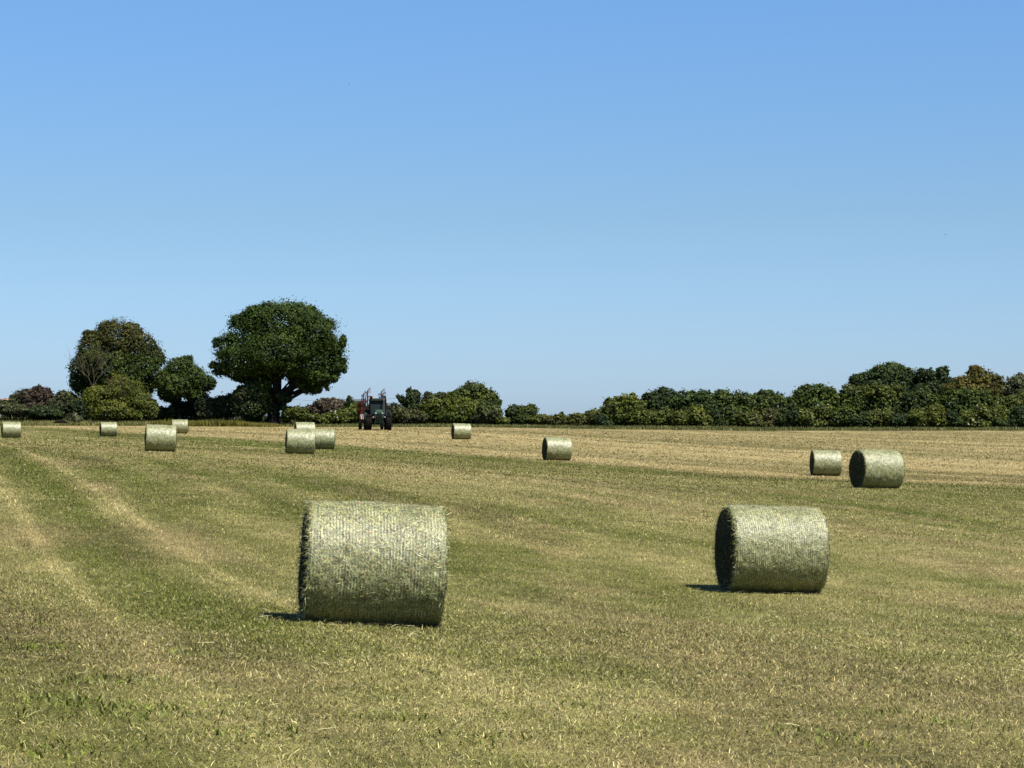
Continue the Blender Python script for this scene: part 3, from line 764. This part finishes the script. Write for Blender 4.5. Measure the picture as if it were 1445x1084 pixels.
B = [  # name, label, px, Y, lobes, palette, kwargs
 ('purple_leaved_bush', 'dark purple leaved bush at the far left of the hedge', 48, 252, [(38, 562, 20, 12), (56, 558, 17, 12), (66, 566, 12, 11), (48, 575, 24, 13), (26, 564, 9, 8)], 'purple', dict(pal2='greybrown', split=('x', 30, -60))),
 ('grey_green_bush', 'grey green bush between the purple bush and the yellow green bush', 92, 249, [(92, 563, 15, 11), (85, 575, 18, 14), (102, 573, 14, 15), (97, 585, 12, 9)], 'greybrown', {}),
 ('bramble', 'dark low bush below the purple leaved bush', 68, 246, [(60, 582, 22, 9), (78, 584, 12, 8)], 'dark', {}),
 ('pale_scrub', 'pale grey green scrub at the left edge of the hedge', 15, 246, [(12, 577, 17, 9), (28, 580, 14, 8), (0, 572, 8, 8), (-14, 574, 14, 12), (16, 570, 8, 6)], 'greybrown', dict(pale=.01)),
 ('pale_weeds', 'small pale silvery weed clump at the foot of the yellow green bush', 109, 237.2, [(110, 592, 7, 4), (106, 588, 4, 5)], 'grey', dict(pale=.12, leaf=.14)),
 ('grey_bush', 'low grey brown bush under the gap right of the brown topped tree', 226, 247, [(222, 583, 16, 9), (238, 584, 15, 8), (212, 572, 8, 9)], 'greybrown', {}),
 ('hedge_bush', 'low dark bush under the leaning tree', 262, 248, [(255, 577, 16, 12), (275, 578, 16, 13)], 'dark', {}),
 ('hedge_bush', 'grey green bush just right of the leaning tree', 296, 241.5, [(290, 572, 14, 12), (305, 576, 14, 12), (298, 582, 18, 9)], 'greybrown', {}),
 ('hedge_bush', 'dark rounded bush midway between the leaning tree and the oak', 322, 241, [(315, 570, 12, 12), (328, 567, 12, 12), (320, 580, 20, 10)], 'dark', dict(pal2='greybrown', split=('z', 568, 14))),
 ('hawthorn_bush', 'tall dark hawthorn bush against the left side of the oak trunk', 352, 239.3, [(348, 559, 18, 17), (360, 550, 18, 15), (368, 562, 13, 24), (352, 575, 24, 16), (338, 568, 10, 14), (372, 546, 10, 12), (341, 551, 6, 6)], 'greybrown', dict(pal2='oak', split=('x', 362, 30))),
 ('hedge_bush', 'small pale green shrub at the foot of the hawthorn by the oak', 362, 240.5, [(361, 589, 9, 6)], 'greybrown', {}),
 ('elder_bush', 'green bush at the right foot of the large oak', 415, 239.5, [(410, 583, 11, 9), (420, 583, 14, 9), (404, 590, 6, 6), (430, 588, 10, 6)], 'green', dict(pal2='olive', split=('x', 410, 24))),
 ('brown_dome_tree', 'brownish domed tree further back between the oak and the tractor', 462, 300, [(465, 573, 24, 11), (450, 580, 22, 9), (480, 578, 22, 10), (438, 584, 10, 6)], 'dome', dict(leaf=.3)),
 ('pointed_conifer', 'small dark pointed evergreen left of the tractor', 493, 292, [(493, 564, 3.0, 5.5), (493, 571, 6.5, 8), (492, 580, 9, 9)], 'dark', dict(leaf=.22)),
 ('flowering_bush', 'hedge bush with pale blossom between the oak and the tractor', 462, 246, [(455, 592, 14, 7), (470, 590, 14, 8), (484, 588, 13, 10)], 'olive', dict(pale=.04)),
 ('hedge_bush', 'green bush in the hedge just left of the tractor', 500, 247, [(498, 585, 13, 12), (508, 578, 9, 11), (512, 588, 12, 10)], 'green', dict(pal2='olive', split=('z', 582, 20))),
 ('hedge_bush', 'low olive bush behind the bunch of three bales', 438, 247, [(436, 592, 13, 6), (446, 591, 8, 6)], 'olive', {}),
 ('hedge_bush', 'bush mostly hidden behind the tractor', 535, 248, [(528, 584, 14, 14), (543, 582, 14, 13)], 'greybrown', {}),
 ('hedge_bush', 'brownish bush immediately right of the tractor', 561, 246, [(558, 582, 11, 12), (568, 586, 12, 10)], 'brown', dict(pal2='greybrown', split=('z', 584, 12))),
 ('ragged_tree', 'ragged dark tree with leaning boughs right of the tractor', 584, 250, [(581, 565, 8, 13), (578, 553, 4.5, 5), (587, 560, 6, 9), (568, 564, 5, 5), (573, 569, 5, 6), (585, 578, 12, 10), (563, 561, 3, 3)], 'dark', dict(trunk=(4, 585))),
 ('dark_hedge_tree', 'small dark brown tree poking above the broad green bush', 605, 253, [(604, 558, 6, 5), (610, 564, 9, 8), (622, 560, 8, 6), (600, 566, 5, 6)], 'greybrown', dict(trunk=(3, 585))),
 ('hedge_bush', 'low reddish brown bush under the ragged tree', 582, 245, [(574, 588, 14, 9), (590, 588, 12, 9)], 'greybrown', dict(pal2='brown', split=('z', 585, 10))),
 ('round_tree', 'round topped green tree behind the broad bush right of the tractor', 668, 257, [(668, 556, 22, 16), (684, 562, 18, 14), (650, 562, 18, 11), (697, 572, 9, 13), (640, 561, 9, 7), (668, 572, 30, 12)], 'green', dict(trunk=(7, 588))),
 ('broad_green_bush', 'broad bright green bush right of the tractor, behind a lone bale', 632, 247, [(615, 577, 20, 14), (640, 574, 24, 15), (662, 580, 22, 14), (605, 588, 14, 11), (635, 588, 30, 11), (600, 576, 9, 9)], 'green', dict(pal2='yellow', split=('z', 572, 40))),
 ('willow_bush', 'grey green bush at the right end of the broad green bush', 690, 246.5, [(685, 582, 19, 15), (698, 584, 10, 14), (676, 590, 18, 9)], 'greybrown', dict(pal2='green', split=('z', 575, 20))),
 ('dark_round_bush', 'small dark green rounded bush before the low gap in the hedge', 735, 247, [(727, 583, 13, 11), (745, 584, 13, 11), (736, 591, 18, 8)], 'green', dict(pal2='dark', split=('x', 735, -50))),
 ('hedge_bush', 'pale scrubby plants left of the small dark rounded bush', 710, 245.5, [(710, 594, 9, 5)], 'olive', dict(pale=.025)),
 ('low_hedge_bush', 'low brown green bush right of the small dark rounded bush', 768, 246, [(764, 592, 13, 7), (778, 594, 12, 6)], 'olive', dict(pal2='brown', split=('x', 770, 30))),
 ('low_hedge_bush', 'lowest bush in the hedge with a tiny peak, below the widest sky gap', 796, 246, [(793, 593, 11, 8), (806, 595, 11, 6), (792, 587, 4, 4)], 'brown', dict(pal2='olive', split=('z', 590, 8))),
 ('low_hedge_bush', 'brown tinged low bush rising towards the taller hedge', 828, 246, [(820, 593, 13, 9), (836, 590, 13, 11), (812, 590, 8, 6)], 'brown', dict(pal2='olive', split=('z', 590, 14))),
 ('feathery_bush', 'light green bush with upswept twigs where the tall hedge begins', 874, 247, [(868, 577, 18, 17), (886, 574, 18, 17), (858, 589, 15, 13), (880, 590, 22, 12), (893, 562, 5, 7), (900, 577, 12, 14)], 'green', dict(pal2='yellow', split=('z', 566, 30))),
 ('hedge_bush', 'blackish gap filling bush at the left foot of the tall hedge', 850, 244.7, [(848, 594, 9, 9), (856, 599, 10, 5)], 'dark', {}),
 ('dark_hawthorn', 'dark blue green hawthorn peak right of the upswept bush', 932, 250, [(925, 567, 18, 16), (942, 565, 18, 15), (930, 580, 24, 16), (936, 553, 6, 7), (912, 562, 6, 7)], 'dark', dict(pal2='oak', split=('x', 945, 40))),
 ('hedge_bush', 'level topped dark hedge bush right of the hawthorn peak', 984, 251, [(968, 570, 20, 18), (990, 568, 22, 17), (1004, 575, 16, 18), (978, 588, 26, 14)], 'oak', dict(pal2='dark', split=('x', 985, 80))),
 ('hedge_bush', 'level topped green hedge bush behind the middle of the right hedge', 1036, 251, [(1022, 570, 20, 17), (1044, 570, 20, 17), (1060, 574, 16, 18), (1036, 585, 28, 14)], 'green', dict(pal2='oak', split=('z', 560, 14))),
 ('hedge_bush', 'dark topped hedge bush with small spikes, left of the step up in the hedge', 1090, 251, [(1078, 570, 18, 17), (1096, 572, 18, 17), (1112, 577, 14, 16), (1088, 588, 24, 14), (1086, 556, 6, 5)], 'green', dict(pal2='dark', split=('z', 556, 14))),
 ('hedge_bush', 'olive hedge bush low in front of the hawthorn peak', 920, 246, [(908, 590, 18, 13), (930, 592, 16, 11), (942, 587, 12, 10)], 'olive', {}),
 ('hedge_bush', 'yellowish green hedge bush front row, just right of the hawthorn', 968, 245.8, [(958, 592, 18, 12), (980, 588, 18, 14), (992, 595, 14, 10)], 'olive', dict(pal2='yellow', split=('z', 580, 14))),
 ('hedge_bush', 'dark green hedge bush front row between two yellowish ones', 1020, 246.5, [(1010, 590, 15, 14), (1028, 588, 15, 16), (1014, 598, 18, 7)], 'dark', dict(pal2='green', split=('x', 1024, 30))),
 ('hedge_bush', 'russet olive hedge bush front row below the spiky dark topped one', 1074, 245.5, [(1062, 592, 18, 12), (1084, 590, 18, 13), (1072, 598, 24, 7)], 'olive', dict(pal2='brown', split=('x', 1070, 30), pale=.015)),
 ('hedge_bush', 'deep dark green hedge bush under the step up in the hedge', 1108, 245, [(1104, 594, 12, 10), (1116, 586, 10, 14)], 'dark', {}),
 ('tall_hedge_bush', 'tall green bush forming the step up in the right hedge', 1146, 252, [(1138, 558, 17, 15), (1158, 558, 18, 16), (1128, 572, 16, 18), (1150, 578, 28, 20), (1174, 570, 14, 18), (1172, 556, 9, 9)], 'green', dict(pal2='oak', split=('x', 1150, -60))),
 ('flowering_bush', 'hedge bush dotted with white blossom under the tall step up bush', 1146, 246, [(1138, 590, 18, 14), (1160, 584, 16, 13), (1150, 598, 20, 7)], 'olive', dict(pale=.025)),
 ('tall_hedge_bush', 'bright green bush leaning against the left edge of the tall dark trees', 1206, 252, [(1200, 560, 18, 17), (1220, 562, 16, 17), (1190, 575, 16, 18), (1212, 582, 22, 18)], 'green', dict(pal2='olive', split=('z', 550, 20))),
 ('hedge_bush', 'dark green front row bush right of the white blossomed one', 1186, 246, [(1178, 592, 14, 13), (1194, 588, 14, 14)], 'green', dict(pal2='dark', split=('z', 600, -24))),
 ('hedge_bush', 'dark hollow looking bush at the hedge foot above the small right bale', 1212, 245.2, [(1208, 595, 12, 9), (1222, 592, 10, 10)], 'dark', dict(pal2='green', split=('x', 1222, 14))),
 ('tall_dark_tree', 'highest dark green tree behind the right hedge', 1252, 268, [(1252, 530, 28, 17), (1275, 535, 24, 17), (1225, 540, 22, 15), (1208, 540, 10, 12), (1250, 548, 40, 16), (1290, 545, 18, 15), (1262, 521, 14, 9)], 'dark', dict(pal2='oak', split=('z', 526, 26), trunk=(8, 580))),
 ('feathered_dark_tree', 'dark spiky topped tree right of the highest dark tree', 1320, 266, [(1312, 534, 9, 14), (1328, 532, 8, 15), (1300, 530, 6, 10), (1338, 545, 11, 12), (1315, 550, 24, 14), (1334, 524, 4, 7)], 'dark', dict(trunk=(6, 580))),
 ('hedge_bush', 'light green mid height bush below the highest dark tree', 1250, 251, [(1244, 562, 18, 17), (1262, 558, 16, 15), (1250, 578, 22, 16)], 'green', dict(pal2='olive', split=('z', 552, 30))),
 ('hedge_bush', 'dark green mid height bush under the spiky topped tree', 1296, 251, [(1280, 566, 16, 15), (1300, 564, 18, 17), (1316, 572, 14, 16), (1295, 582, 22, 14)], 'dark', dict(pal2='green', split=('x', 1298, 40))),
 ('hedge_bush', 'olive front row bush above the large right bale', 1240, 245.6, [(1234, 592, 15, 13), (1250, 590, 14, 13)], 'olive', dict(pale=.01)),
 ('hedge_bush', 'small dark front row bush among the olive ones above the large right bale', 1266, 245.2, [(1262, 594, 11, 9), (1272, 592, 9, 9)], 'dark', {}),
 ('hedge_bush', 'broad golden olive front row bush right of the large right bale', 1306, 246, [(1294, 592, 18, 13), (1316, 588, 19, 14), (1330, 594, 14, 11)], 'olive', dict(pal2='yellow', split=('x', 1316, 30))),
 ('hedge_bush', 'green mid height bush below the rusty topped tree', 1362, 251, [(1344, 568, 17, 17), (1364, 564, 20, 17), (1384, 568, 18, 18), (1362, 584, 28, 14)], 'green', dict(pal2='oak', split=('z', 558, -20))),
 ('rusty_tree', 'rusty gold topped tree at the right, behind the hedge', 1378, 262, [(1362, 546, 20, 16), (1382, 536, 19, 17), (1400, 545, 18, 18), (1378, 556, 32, 16), (1344, 552, 13, 12), (1376, 522, 8, 6)], 'rust', dict(pal2='brown', split=('x', 1396, 24), trunk=(7, 580))),
 ('pale_tree', 'pale grey green sparse tree at the right edge of the picture', 1436, 262, [(1436, 545, 17, 15), (1424, 552, 13, 13), (1452, 545, 17, 15), (1440, 562, 26, 14), (1440, 534, 8, 6)], 'grey', dict(pal2='greybrown', split=('z', 545, -20), trunk=(5, 580))),
 ('hedge_bush', 'green hedge bush under the pale tree at the right edge', 1420, 251, [(1408, 574, 16, 16), (1428, 572, 18, 14), (1450, 570, 20, 16), (1425, 586, 26, 14)], 'green', dict(pal2='olive', split=('x', 1424, 40))),
 ('flowering_bush', 'front row bush with cream blossom right of the golden olive one', 1384, 246, [(1368, 592, 16, 13), (1386, 585, 16, 14), (1402, 588, 14, 14), (1380, 598, 22, 7)], 'olive', dict(pale=.035)),
 ('hedge_bush', 'small dark bush between the golden olive bush and the cream blossomed one', 1344, 245.5, [(1342, 590, 9, 12), (1350, 597, 10, 7)], 'dark', {}),
 ('hedge_bush', 'almost black bush in the front row at the right edge', 1440, 245.5, [(1438, 588, 12, 15), (1456, 586, 14, 16), (1430, 597, 10, 7)], 'dark', {}),
 ('hedge_bush', 'little dark bush below the cream blossomed one', 1412, 244.9, [(1412, 597, 10, 8)], 'dark', dict(pal2='green', split=('z', 594, 6))),
]
for i, (nm, lab, px, Y, lb, pal, kw) in enumerate(B):
    kw = dict(kw); kw.setdefault('leaf', .24)
    cat = 'tree' if ('tree' in nm or 'conifer' in nm) else 'bush'
    tree(nm, lab, px, Y, lb, pal, 300 + i, cat=cat, group=BG if nm == 'hedge_bush' else None, **kw)

# ------------------------------------------------------------------ buildings behind the hedge
M_wall = plain('pale_render', (.50, .48, .44), .9, var=.06); M_slate = plain('slate', (.07, .075, .08), .7, var=.15)
M_tile = plain('clay_tile', (.30, .17, .12), .8, var=.15); M_pane = plain('window_glass', (.03, .035, .04), .1)
def house(label, px, Y, wpx, eave, ridge, matr, matw):
    X = (px - 722.5) / F * Y; z0 = gz(X, Y, False) - .1; k = Y / F
    root = empty('house', (X, Y, z0), label, 'house')
    w = wpx * k; he = EYE + (HZ - eave) * k - z0; hr = EYE + (HZ - ridge) * k - z0; d = 6.0
    mb = MB(); mb.box((0, 0, he / 2), (w, d, he)); mb.add([(-w / 2, -d / 2, he), (-w / 2, d / 2, he), (-w / 2, 0, hr - .12)], [(0, 1, 2)])
    mb.add([(w / 2, -d / 2, he), (w / 2, d / 2, he), (w / 2, 0, hr - .12)], [(0, 2, 1)]); mb.build('wall', matw, root)
    mb = MB(); e = .3; h2 = he - (hr - he) * e / (d / 2); W2 = w / 2 + .25
    for sg in (-1, 1):
        vs = [(-W2, sg * (d / 2 + e), h2), (W2, sg * (d / 2 + e), h2), (W2, 0, hr), (-W2, 0, hr)]
        vs += [(x, y, z + .14) for x, y, z in vs]
        mb.add(vs, [(0, 1, 2, 3), (4, 7, 6, 5), (0, 4, 5, 1), (1, 5, 6, 2), (2, 6, 7, 3), (3, 7, 4, 0)])
    ro = mb.build('roof', matr, root)
    for sx in (-.28, .28):
        mb = MB(); mb.box((sx * w, -d / 2 - .02, he * .6), (.9, .08, 1.0)); wd = mb.build('window', M_wall, root)
        mb = MB(); mb.box((sx * w, -d / 2 - .07, he * .6), (.76, .03, .86)); mb.build('pane', M_pane, wd)
    return root
house('pale walled house with a dark slate roof glimpsed behind the hedge left of the tractor', 503, 380, 22, 567.5, 564.5, M_slate, M_wall)
house('low pale building with a reddish tiled roof glimpsed behind the scrub at the far left', 22, 330, 34, 569, 563.5, M_tile, M_wall)

# overhead cable from a pole behind the oak to one behind the ragged tree
M_cable = plain('cable', (.03, .03, .03), .5); M_pole = plain('pole_wood', (.12, .09, .06), .9)
def pole(px, Y, row, label):
    X = (px - 722.5) / F * Y; z0 = gz(X, Y, False); H = EYE + (HZ - row) * Y / F - z0
    root = empty('cable_pole', (X, Y, z0), label, 'pole')
    MB().tube([(0, 0, -.3), (0, 0, H + .2)], [.12, .09], 10).build('post', M_pole, root, smooth=True)
    MB().box((0, 0, H), (.9, .09, .09)).build('crossarm', M_pole, root)
    return Vector((X, Y, z0 + H + .05))
pa = pole(372, 262, 559, 'wooden cable pole hidden behind the large oak'); pb = pole(590, 262, 558, 'wooden cable pole hidden behind the ragged tree')
pts = [pa.lerp(pb, i / 24) - Vector((0, 0, .75 * 4 * (i / 24) * (1 - i / 24))) for i in range(25)]
c = MB().tube([tuple(p) for p in pts], .012, 5).build('overhead_cable', M_cable)
tag(c, 'thin dark overhead cable crossing the sky between the oak and the tractor', 'cable')

# low black mound modelled for an unidentified dark patch in the verge
X, Y = pix(79, 592, 232)[0], 234.5
r = np.random.RandomState(4)
th = np.linspace(0, 2 * np.pi, 28, endpoint=False); kk = np.linspace(0, 1, 9)
T, K = np.meshgrid(th, kk, indexing='ij')
hx, hy = K * np.cos(T) * .92, K * np.sin(T) * .5
hz = (.30 * (1 - K ** 2.2)) * (.6 + .8 * fbm(hx * 3 + 4, hy * 3 + 4, 3)) - .02
id_ = np.arange(28 * 9).reshape(28, 9); nx_ = np.roll(id_, -1, 0)
Q = np.stack([id_[:, :-1], id_[:, 1:], nx_[:, 1:], nx_[:, :-1]], -1).reshape(-1, 4)
o = link('black_heap', np_mesh('black_heap', np.stack([hx, hy, hz], -1).reshape(-1, 3), Q, None, True), None, plain('heap_black', (.004, .004, .003), 1.0, scale=12, spec=.05))
o.location = (X, Y, gz(X, Y) + .30)
tag(o, 'low black heap lying in the rough grass below the purple leaved bush', 'heap')

# ------------------------------------------------------------------ tractor
M_green = plain('green_paint', (.009, .040, .009), .35, var=.05, spec=.6); M_dkgreen = plain('dark_green_frame', (.0025, .008, .0035), .6, var=.1)
M_blk = plain('black_plastic', (.005, .005, .005), .7, var=.2); M_tyre = plain('tyre_rubber', (.006, .006, .005), .9, var=.2)
M_yel = plain('yellow_rim', (.20, .15, .015), .5, var=.1); M_red = plain('red_paint', (.065, .006, .008), .55, var=.1)
M_wht = plain('white_paint', (.42, .40, .38), .5, var=.04); M_steel = plain('steel', (.10, .10, .10), .45, .6); M_lamp = plain('lamp_glass', (.25, .26, .25), .2)
Mc, nt, p = mat('cab_glass'); p.inputs['Specular IOR Level'].default_value = .2; p.inputs['Base Color'].default_value = (.022, .034, .032, 1); p.inputs['Roughness'].default_value = .08
p.inputs['Transmission Weight'].default_value = .35; p.inputs['IOR'].default_value = 1.1
TX, TY = pix(533, 607.5, 195)[0], 195.0
TY = hit(533, 607)[1]; TX = (533 - 722.5) / F * TY
print('tractor at', TX, TY)
tr = empty('tractor', (TX, TY, gz(TX, TY) - .02), 'green tractor with a dark cab, seen nearly head on across the field', 'tractor', rot=(0, 0, R(6)))
def wheel(parent, c, rad, wd, name='wheel'):
    w = bpy.data.objects.new(name, None); COL.objects.link(w); w.parent = parent; w.location = c
    h = wd / 2
    mb = MB(); mb.lathe([(-h * .8, rad * .58), (-h, rad * .7), (-h, rad * .9), (-h * .75, rad * .965), (0, rad * .97), (h * .75, rad * .965), (h, rad * .9), (h, rad * .7), (h * .8, rad * .58), (0, rad * .56), (-h * .8, rad * .58)], (0, 0, 0), 36)
    nl = 20
    for i in range(nl):          # chevron lugs
        for sg in (-1, 1):
            t = 2 * math.pi * (i + (.5 if sg > 0 else 0)) / nl
            rot = Matrix.Rotation(t, 3, 'X') @ Matrix.Rotation(sg * R(35), 3, 'Z')
            cc = Matrix.Rotation(t, 3, 'X') @ Vector((sg * h * .5, 0, rad * .975))
            mb.box(cc, (h * 1.05, .05, .07), rot=rot)
    mb.build('tyre', M_tyre, w, smooth=False)
    mb = MB(); mb.lathe([(-h * .75, rad * .59), (-h * .55, rad * .55), (-h * .2, rad * .3), (-h * .45, rad * .18), (-h * .45, .001)], (0, 0, 0), 28)
    mb.lathe([(h * .75, rad * .59), (h * .55, rad * .55), (h * .2, rad * .3), (h * .45, rad * .18), (h * .45, .001)], (0, 0, 0), 28)
    mb.build('rim', M_yel, w, smooth=True)
    return w
for sx in (-1, 1):
    wheel(tr, (sx * .93, .55, .92), .92, .62)
    wheel(tr, (sx * .90, -2.05, .68), .68, .50)
MB().box((0, -.9, .95), (.5, 3.3, .5)).box((0, -2.05, .62), (1.5, .22, .2)).box((0, .55, .92), (1.6, .3, .3)).box((0, -2.9, .8), (.5, .3, .5)).build('chassis', M_dkgreen, tr, .03)
hd = MB(); hd.box((0, -1.75, 1.50), (.86, 2.1, .72), (.80, .97)); hd.box((0, -2.86, 1.42), (.80, .14, .66), (.74, .5)); hood = hd.build('hood', M_green, tr, .07)
MB().box((0, -2.94, 1.33), (.56, .04, .40)).build('grille', M_blk, hood, .02)
MB().box((0, -2.83, 1.70), (.26, .06, .10)).build('badge_panel', M_yel, hood, .02)
for sx in (-1, 1):
    MB().box((sx * .30, -2.945, 1.55), (.17, .05, .12)).build('headlight', M_lamp, hood, .02)
# cab: pillars, roof, glass
cab = MB()
for sx in (-1, 1):
    cab.tube([(sx * .66, -.62, 1.35), (sx * .72, -.48, 2.72)], .05, 8); cab.tube([(sx * .74, .25, 1.35), (sx * .74, .25, 2.72)], .05, 8); cab.tube([(sx * .70, 1.0, 1.45), (sx * .68, .9, 2.72)], .05, 8)
cab.box((0, .15, 1.28), (1.45, 1.7, .18)).box((0, -.60, 1.42), (1.32, .10, .16))
cabo = cab.build('cab_frame', M_blk, tr)
MB().box((0, .2, 2.80), (1.62, 1.75, .24), (.9, .9)).build('roof', M_dkgreen, cabo, .06)
g_ = MB(); g_.add([(-.64, -.60, 1.45), (.64, -.60, 1.45), (.69, -.47, 2.68), (-.69, -.47, 2.68)], [(0, 1, 2, 3)])
for sx in (-1, 1): g_.add([(sx * .68, -.56, 1.45), (sx * .72, .95, 1.5), (sx * .70, .86, 2.68), (sx * .71, -.46, 2.68)], [(0, 1, 2, 3)])
g_.add([(-.68, .96, 1.5), (.68, .96, 1.5), (.66, .88, 2.68), (-.66, .88, 2.68)], [(0, 1, 2, 3)])
g_.build('windows', Mc, cabo)
MB().box((0, .45, 1.62), (.5, .5, .16)).box((0, .68, 1.95), (.5, .14, .6)).build('seat', M_blk, cabo, .04)
sw = MB(); sw.tube([(.2 * math.cos(t), -.18 + .06 * math.sin(t), 1.82 + .19 * math.sin(t)) for t in np.linspace(0, 2 * math.pi, 17)], .02, 6); sw.tube([(0, -.5, 1.4), (0, -.2, 1.8)], .03, 6); sw.build('steering_wheel', M_blk, cabo)
for sx in (-1, 1):
    MB().tube([(sx * .72, -.50, 2.45), (sx * 1.22, -.62, 2.50), (sx * 1.25, -.62, 2.42)], .022, 6).box((sx * 1.26, -.62, 2.24), (.20, .07, .36)).build('mirror', M_blk, tr)
    wl = MB(); wl.box((sx * .62, -.60, 3.02), (.24, .18, .22)); wl.box((sx * .62, -.55, 2.88), (.08, .08, .10)); wl.build('work_lamp', M_blk, tr, .02)
    f = MB()
    pr_ = []
    for i in range(11):
        t = R(-15 + 19 * i); pr_.append((.55 + 1.02 * math.cos(t), .92 + 1.02 * math.sin(t)))
    vs = [(sx * .62, y, z) for y, z in pr_] + [(sx * 1.24, y, z) for y, z in pr_]
    vs += [(x, .55 + (y - .55) * .965, .92 + (z - .92) * .965) for x, y, z in vs]
    n = 11
    for i in range(n - 1):
        f.add([vs[i], vs[i + 1], vs[n + i + 1], vs[n + i], vs[2 * n + i], vs[2 * n + i + 1], vs[3 * n + i + 1], vs[3 * n + i]],
              [(0, 1, 2, 3), (4, 7, 6, 5), (0, 3, 7, 4), (1, 5, 6, 2), (0, 4, 5, 1), (3, 2, 6, 7)])
    f.build('rear_fender', M_dkgreen, tr)
    MB().box((sx * .90, -2.05, 1.42), (.50, .95, .05)).box((sx * .90, -2.50, 1.34), (.50, .05, .18)).build('front_fender', M_blk, tr, .02)
    MB().box((sx * 1.0, -.62, .55), (.30, .36, .04)).box((sx * 1.0, -.60, .85), (.30, .36, .04)).box((sx * .88, -.6, .95), (.04, .36, .8)).build('steps', M_steel, tr)
    MB().box((sx * .52, -3.02, 1.20), (.12, .08, .11)).build('sidelight', M_lamp, tr, .02)
MB().tube([(.52, -.85, 1.5), (.52, -.85, 2.75), (.52, -.78, 2.95)], [.07, .06, .06], 10).build('exhaust', M_steel, tr)
MB().tube([(-.50, -.2, 2.92), (-.50, -.2, 3.08)], .06, 10).build('beacon', plain('amber', (.7, .25, .02), .3), tr)
fl = MB()
for sx in (-1, 1): fl.tube([(sx * .32, -3.0, .95), (sx * .40, -3.45, .60), (sx * .42, -3.75, .62)], .05, 6)
fl.tube([(0, -3.0, 1.1), (0, -3.55, .95)], .04, 6); fl.box((0, -3.2, .78), (.75, .12, .12)); fl.build('front_linkage', M_dkgreen, tr)

# folded rotary rake behind the tractor
rk = empty('hay_rake', (TX - .25, TY, gz(TX, TY) - .02), 'red folded hay rake hitched behind the green tractor, its tine arms raised', 'hay rake', rot=(0, 0, R(7)))
MB().tube([(0, 1.5, .75), (0, 3.2, .85), (0, 6.2, .95)], .10, 8).box((0, 6.2, .9), (2.1, .18, .18)).box((0, 3.2, 1.0), (.5, .5, .35)).build('main_frame', M_red, rk)
for x in (-1.02, 1.02): wheel(rk, (x, 6.2, .50), .50, .26)
def rotor(px_, py_, base, h_, lean, seed):
    rnd = random.Random(seed)
    a = MB(); a.tube([(px_, py_, base), (px_ + lean, py_, base + h_)], [.07, .05], 8)
    a.tube([(px_ - .22, py_ + .1, base), (px_ - .16 + lean, py_ + .1, base + h_ * .8)], .04, 6)
    o = a.build('folding_arm', M_red, rk)
    for i in range(8):
        t = base + .25 + (h_ - .3) * i / 7; s_ = 1 if i % 2 else -1
        b_ = MB(); x0 = px_ + lean * i / 7; L = rnd.uniform(.18, .34)
        b_.tube([(x0, py_, t), (x0 + s_ * L, py_ + rnd.uniform(-.4, .4), t + rnd.uniform(-.1, .35))], .028, 6)
        ex = x0 + s_ * L
        for j in range(4): b_.tube([(ex - s_ * .07 * j, py_, t + .22), (ex - s_ * .07 * j + rnd.uniform(-.03, .03), py_ - .1, t - .22)], .012, 4)
        b_.build('tine_arm', M_red if i % 3 else M_blk, o)
rotor(-.80, 5.8, 1.0, 2.45, .06, 1)
rotor(-.34, 6.5, 1.0, 2.75, .03, 2)
rotor(.98, 6.0, 1.0, 2.65, -.02, 3)
rotor(1.18, 6.5, 1.0, 2.45, -.05, 4)
rotor(-1.05, 6.2, 1.0, 1.6, .0, 5)
bd = MB().box((-.85, 5.2, 1.25), (.46, .03, .46)).build('warning_board', M_wht, rk)
st = MB()
for k_ in range(3):
    x0 = -1.10 + .17 * k_
    vs = [(x0 + .03, 5.18, 1.03), (x0 + .11, 5.18, 1.03), (x0 + .15, 5.18, 1.47), (x0 + .07, 5.18, 1.47)]
    st.add(vs, [(0, 1, 2, 3)])
st.build('stripes', M_red, bd)
MB().tube([(-.85, 5.2, 1.0), (-.85, 6.2, .9)], .04, 6).build('board_bracket', M_blk, rk)

# ------------------------------------------------------------------ birds
M_bird = plain('black_feathers', (.012, .011, .010), .6)
def bird(px, row, Y, span, rz, label, up=.35):
    X, Y, Z = pix(px, row, Y)
    body = MB(); n = 9
    body.tube([(-span * .30 + span * .6 * i / n, 0, .01 * math.sin(i)) for i in range(n + 1)], [span * .07 * math.sin(math.pi * (i + .35) / (n + .7)) + .004 for i in range(n + 1)], 8)
    root = body.build('flying_bird', M_bird, None, smooth=True)
    root.location = (X, Y, Z); root.rotation_euler = (0, 0, rz)
    tag(root, label, 'bird')
    for sg in (-1, 1):
        w = MB()
        a = [(-.10 * span, 0, 0), (.10 * span, 0, 0), (.12 * span, sg * span * .25, span * up * .55), (.0, sg * span * .5, span * up * .8), (-.12 * span, sg * span * .28, span * up * .5)]
        w.add(a + [(x, y, z - .012) for x, y, z in a], [(0, 1, 2, 3, 4), (9, 8, 7, 6, 5), (0, 5, 6, 1), (1, 6, 7, 2), (2, 7, 8, 3), (3, 8, 9, 4), (4, 9, 5, 0)])
        w.build('wing', M_bird, root)
    return root
bird(1272, 612.5, 190, .42, R(70), 'black bird flying low over the stubble above the large right bale', .5)
bird(855, 611, 205, .34, R(20), 'dark bird skimming the field right of the lone centre bale', -.4)
bird(492, 117, 330, .30, R(50), 'tiny bird high in the sky above the tractor')
bird(1335, 331, 330, .34, R(10), 'tiny bird in the sky above the right hedge')
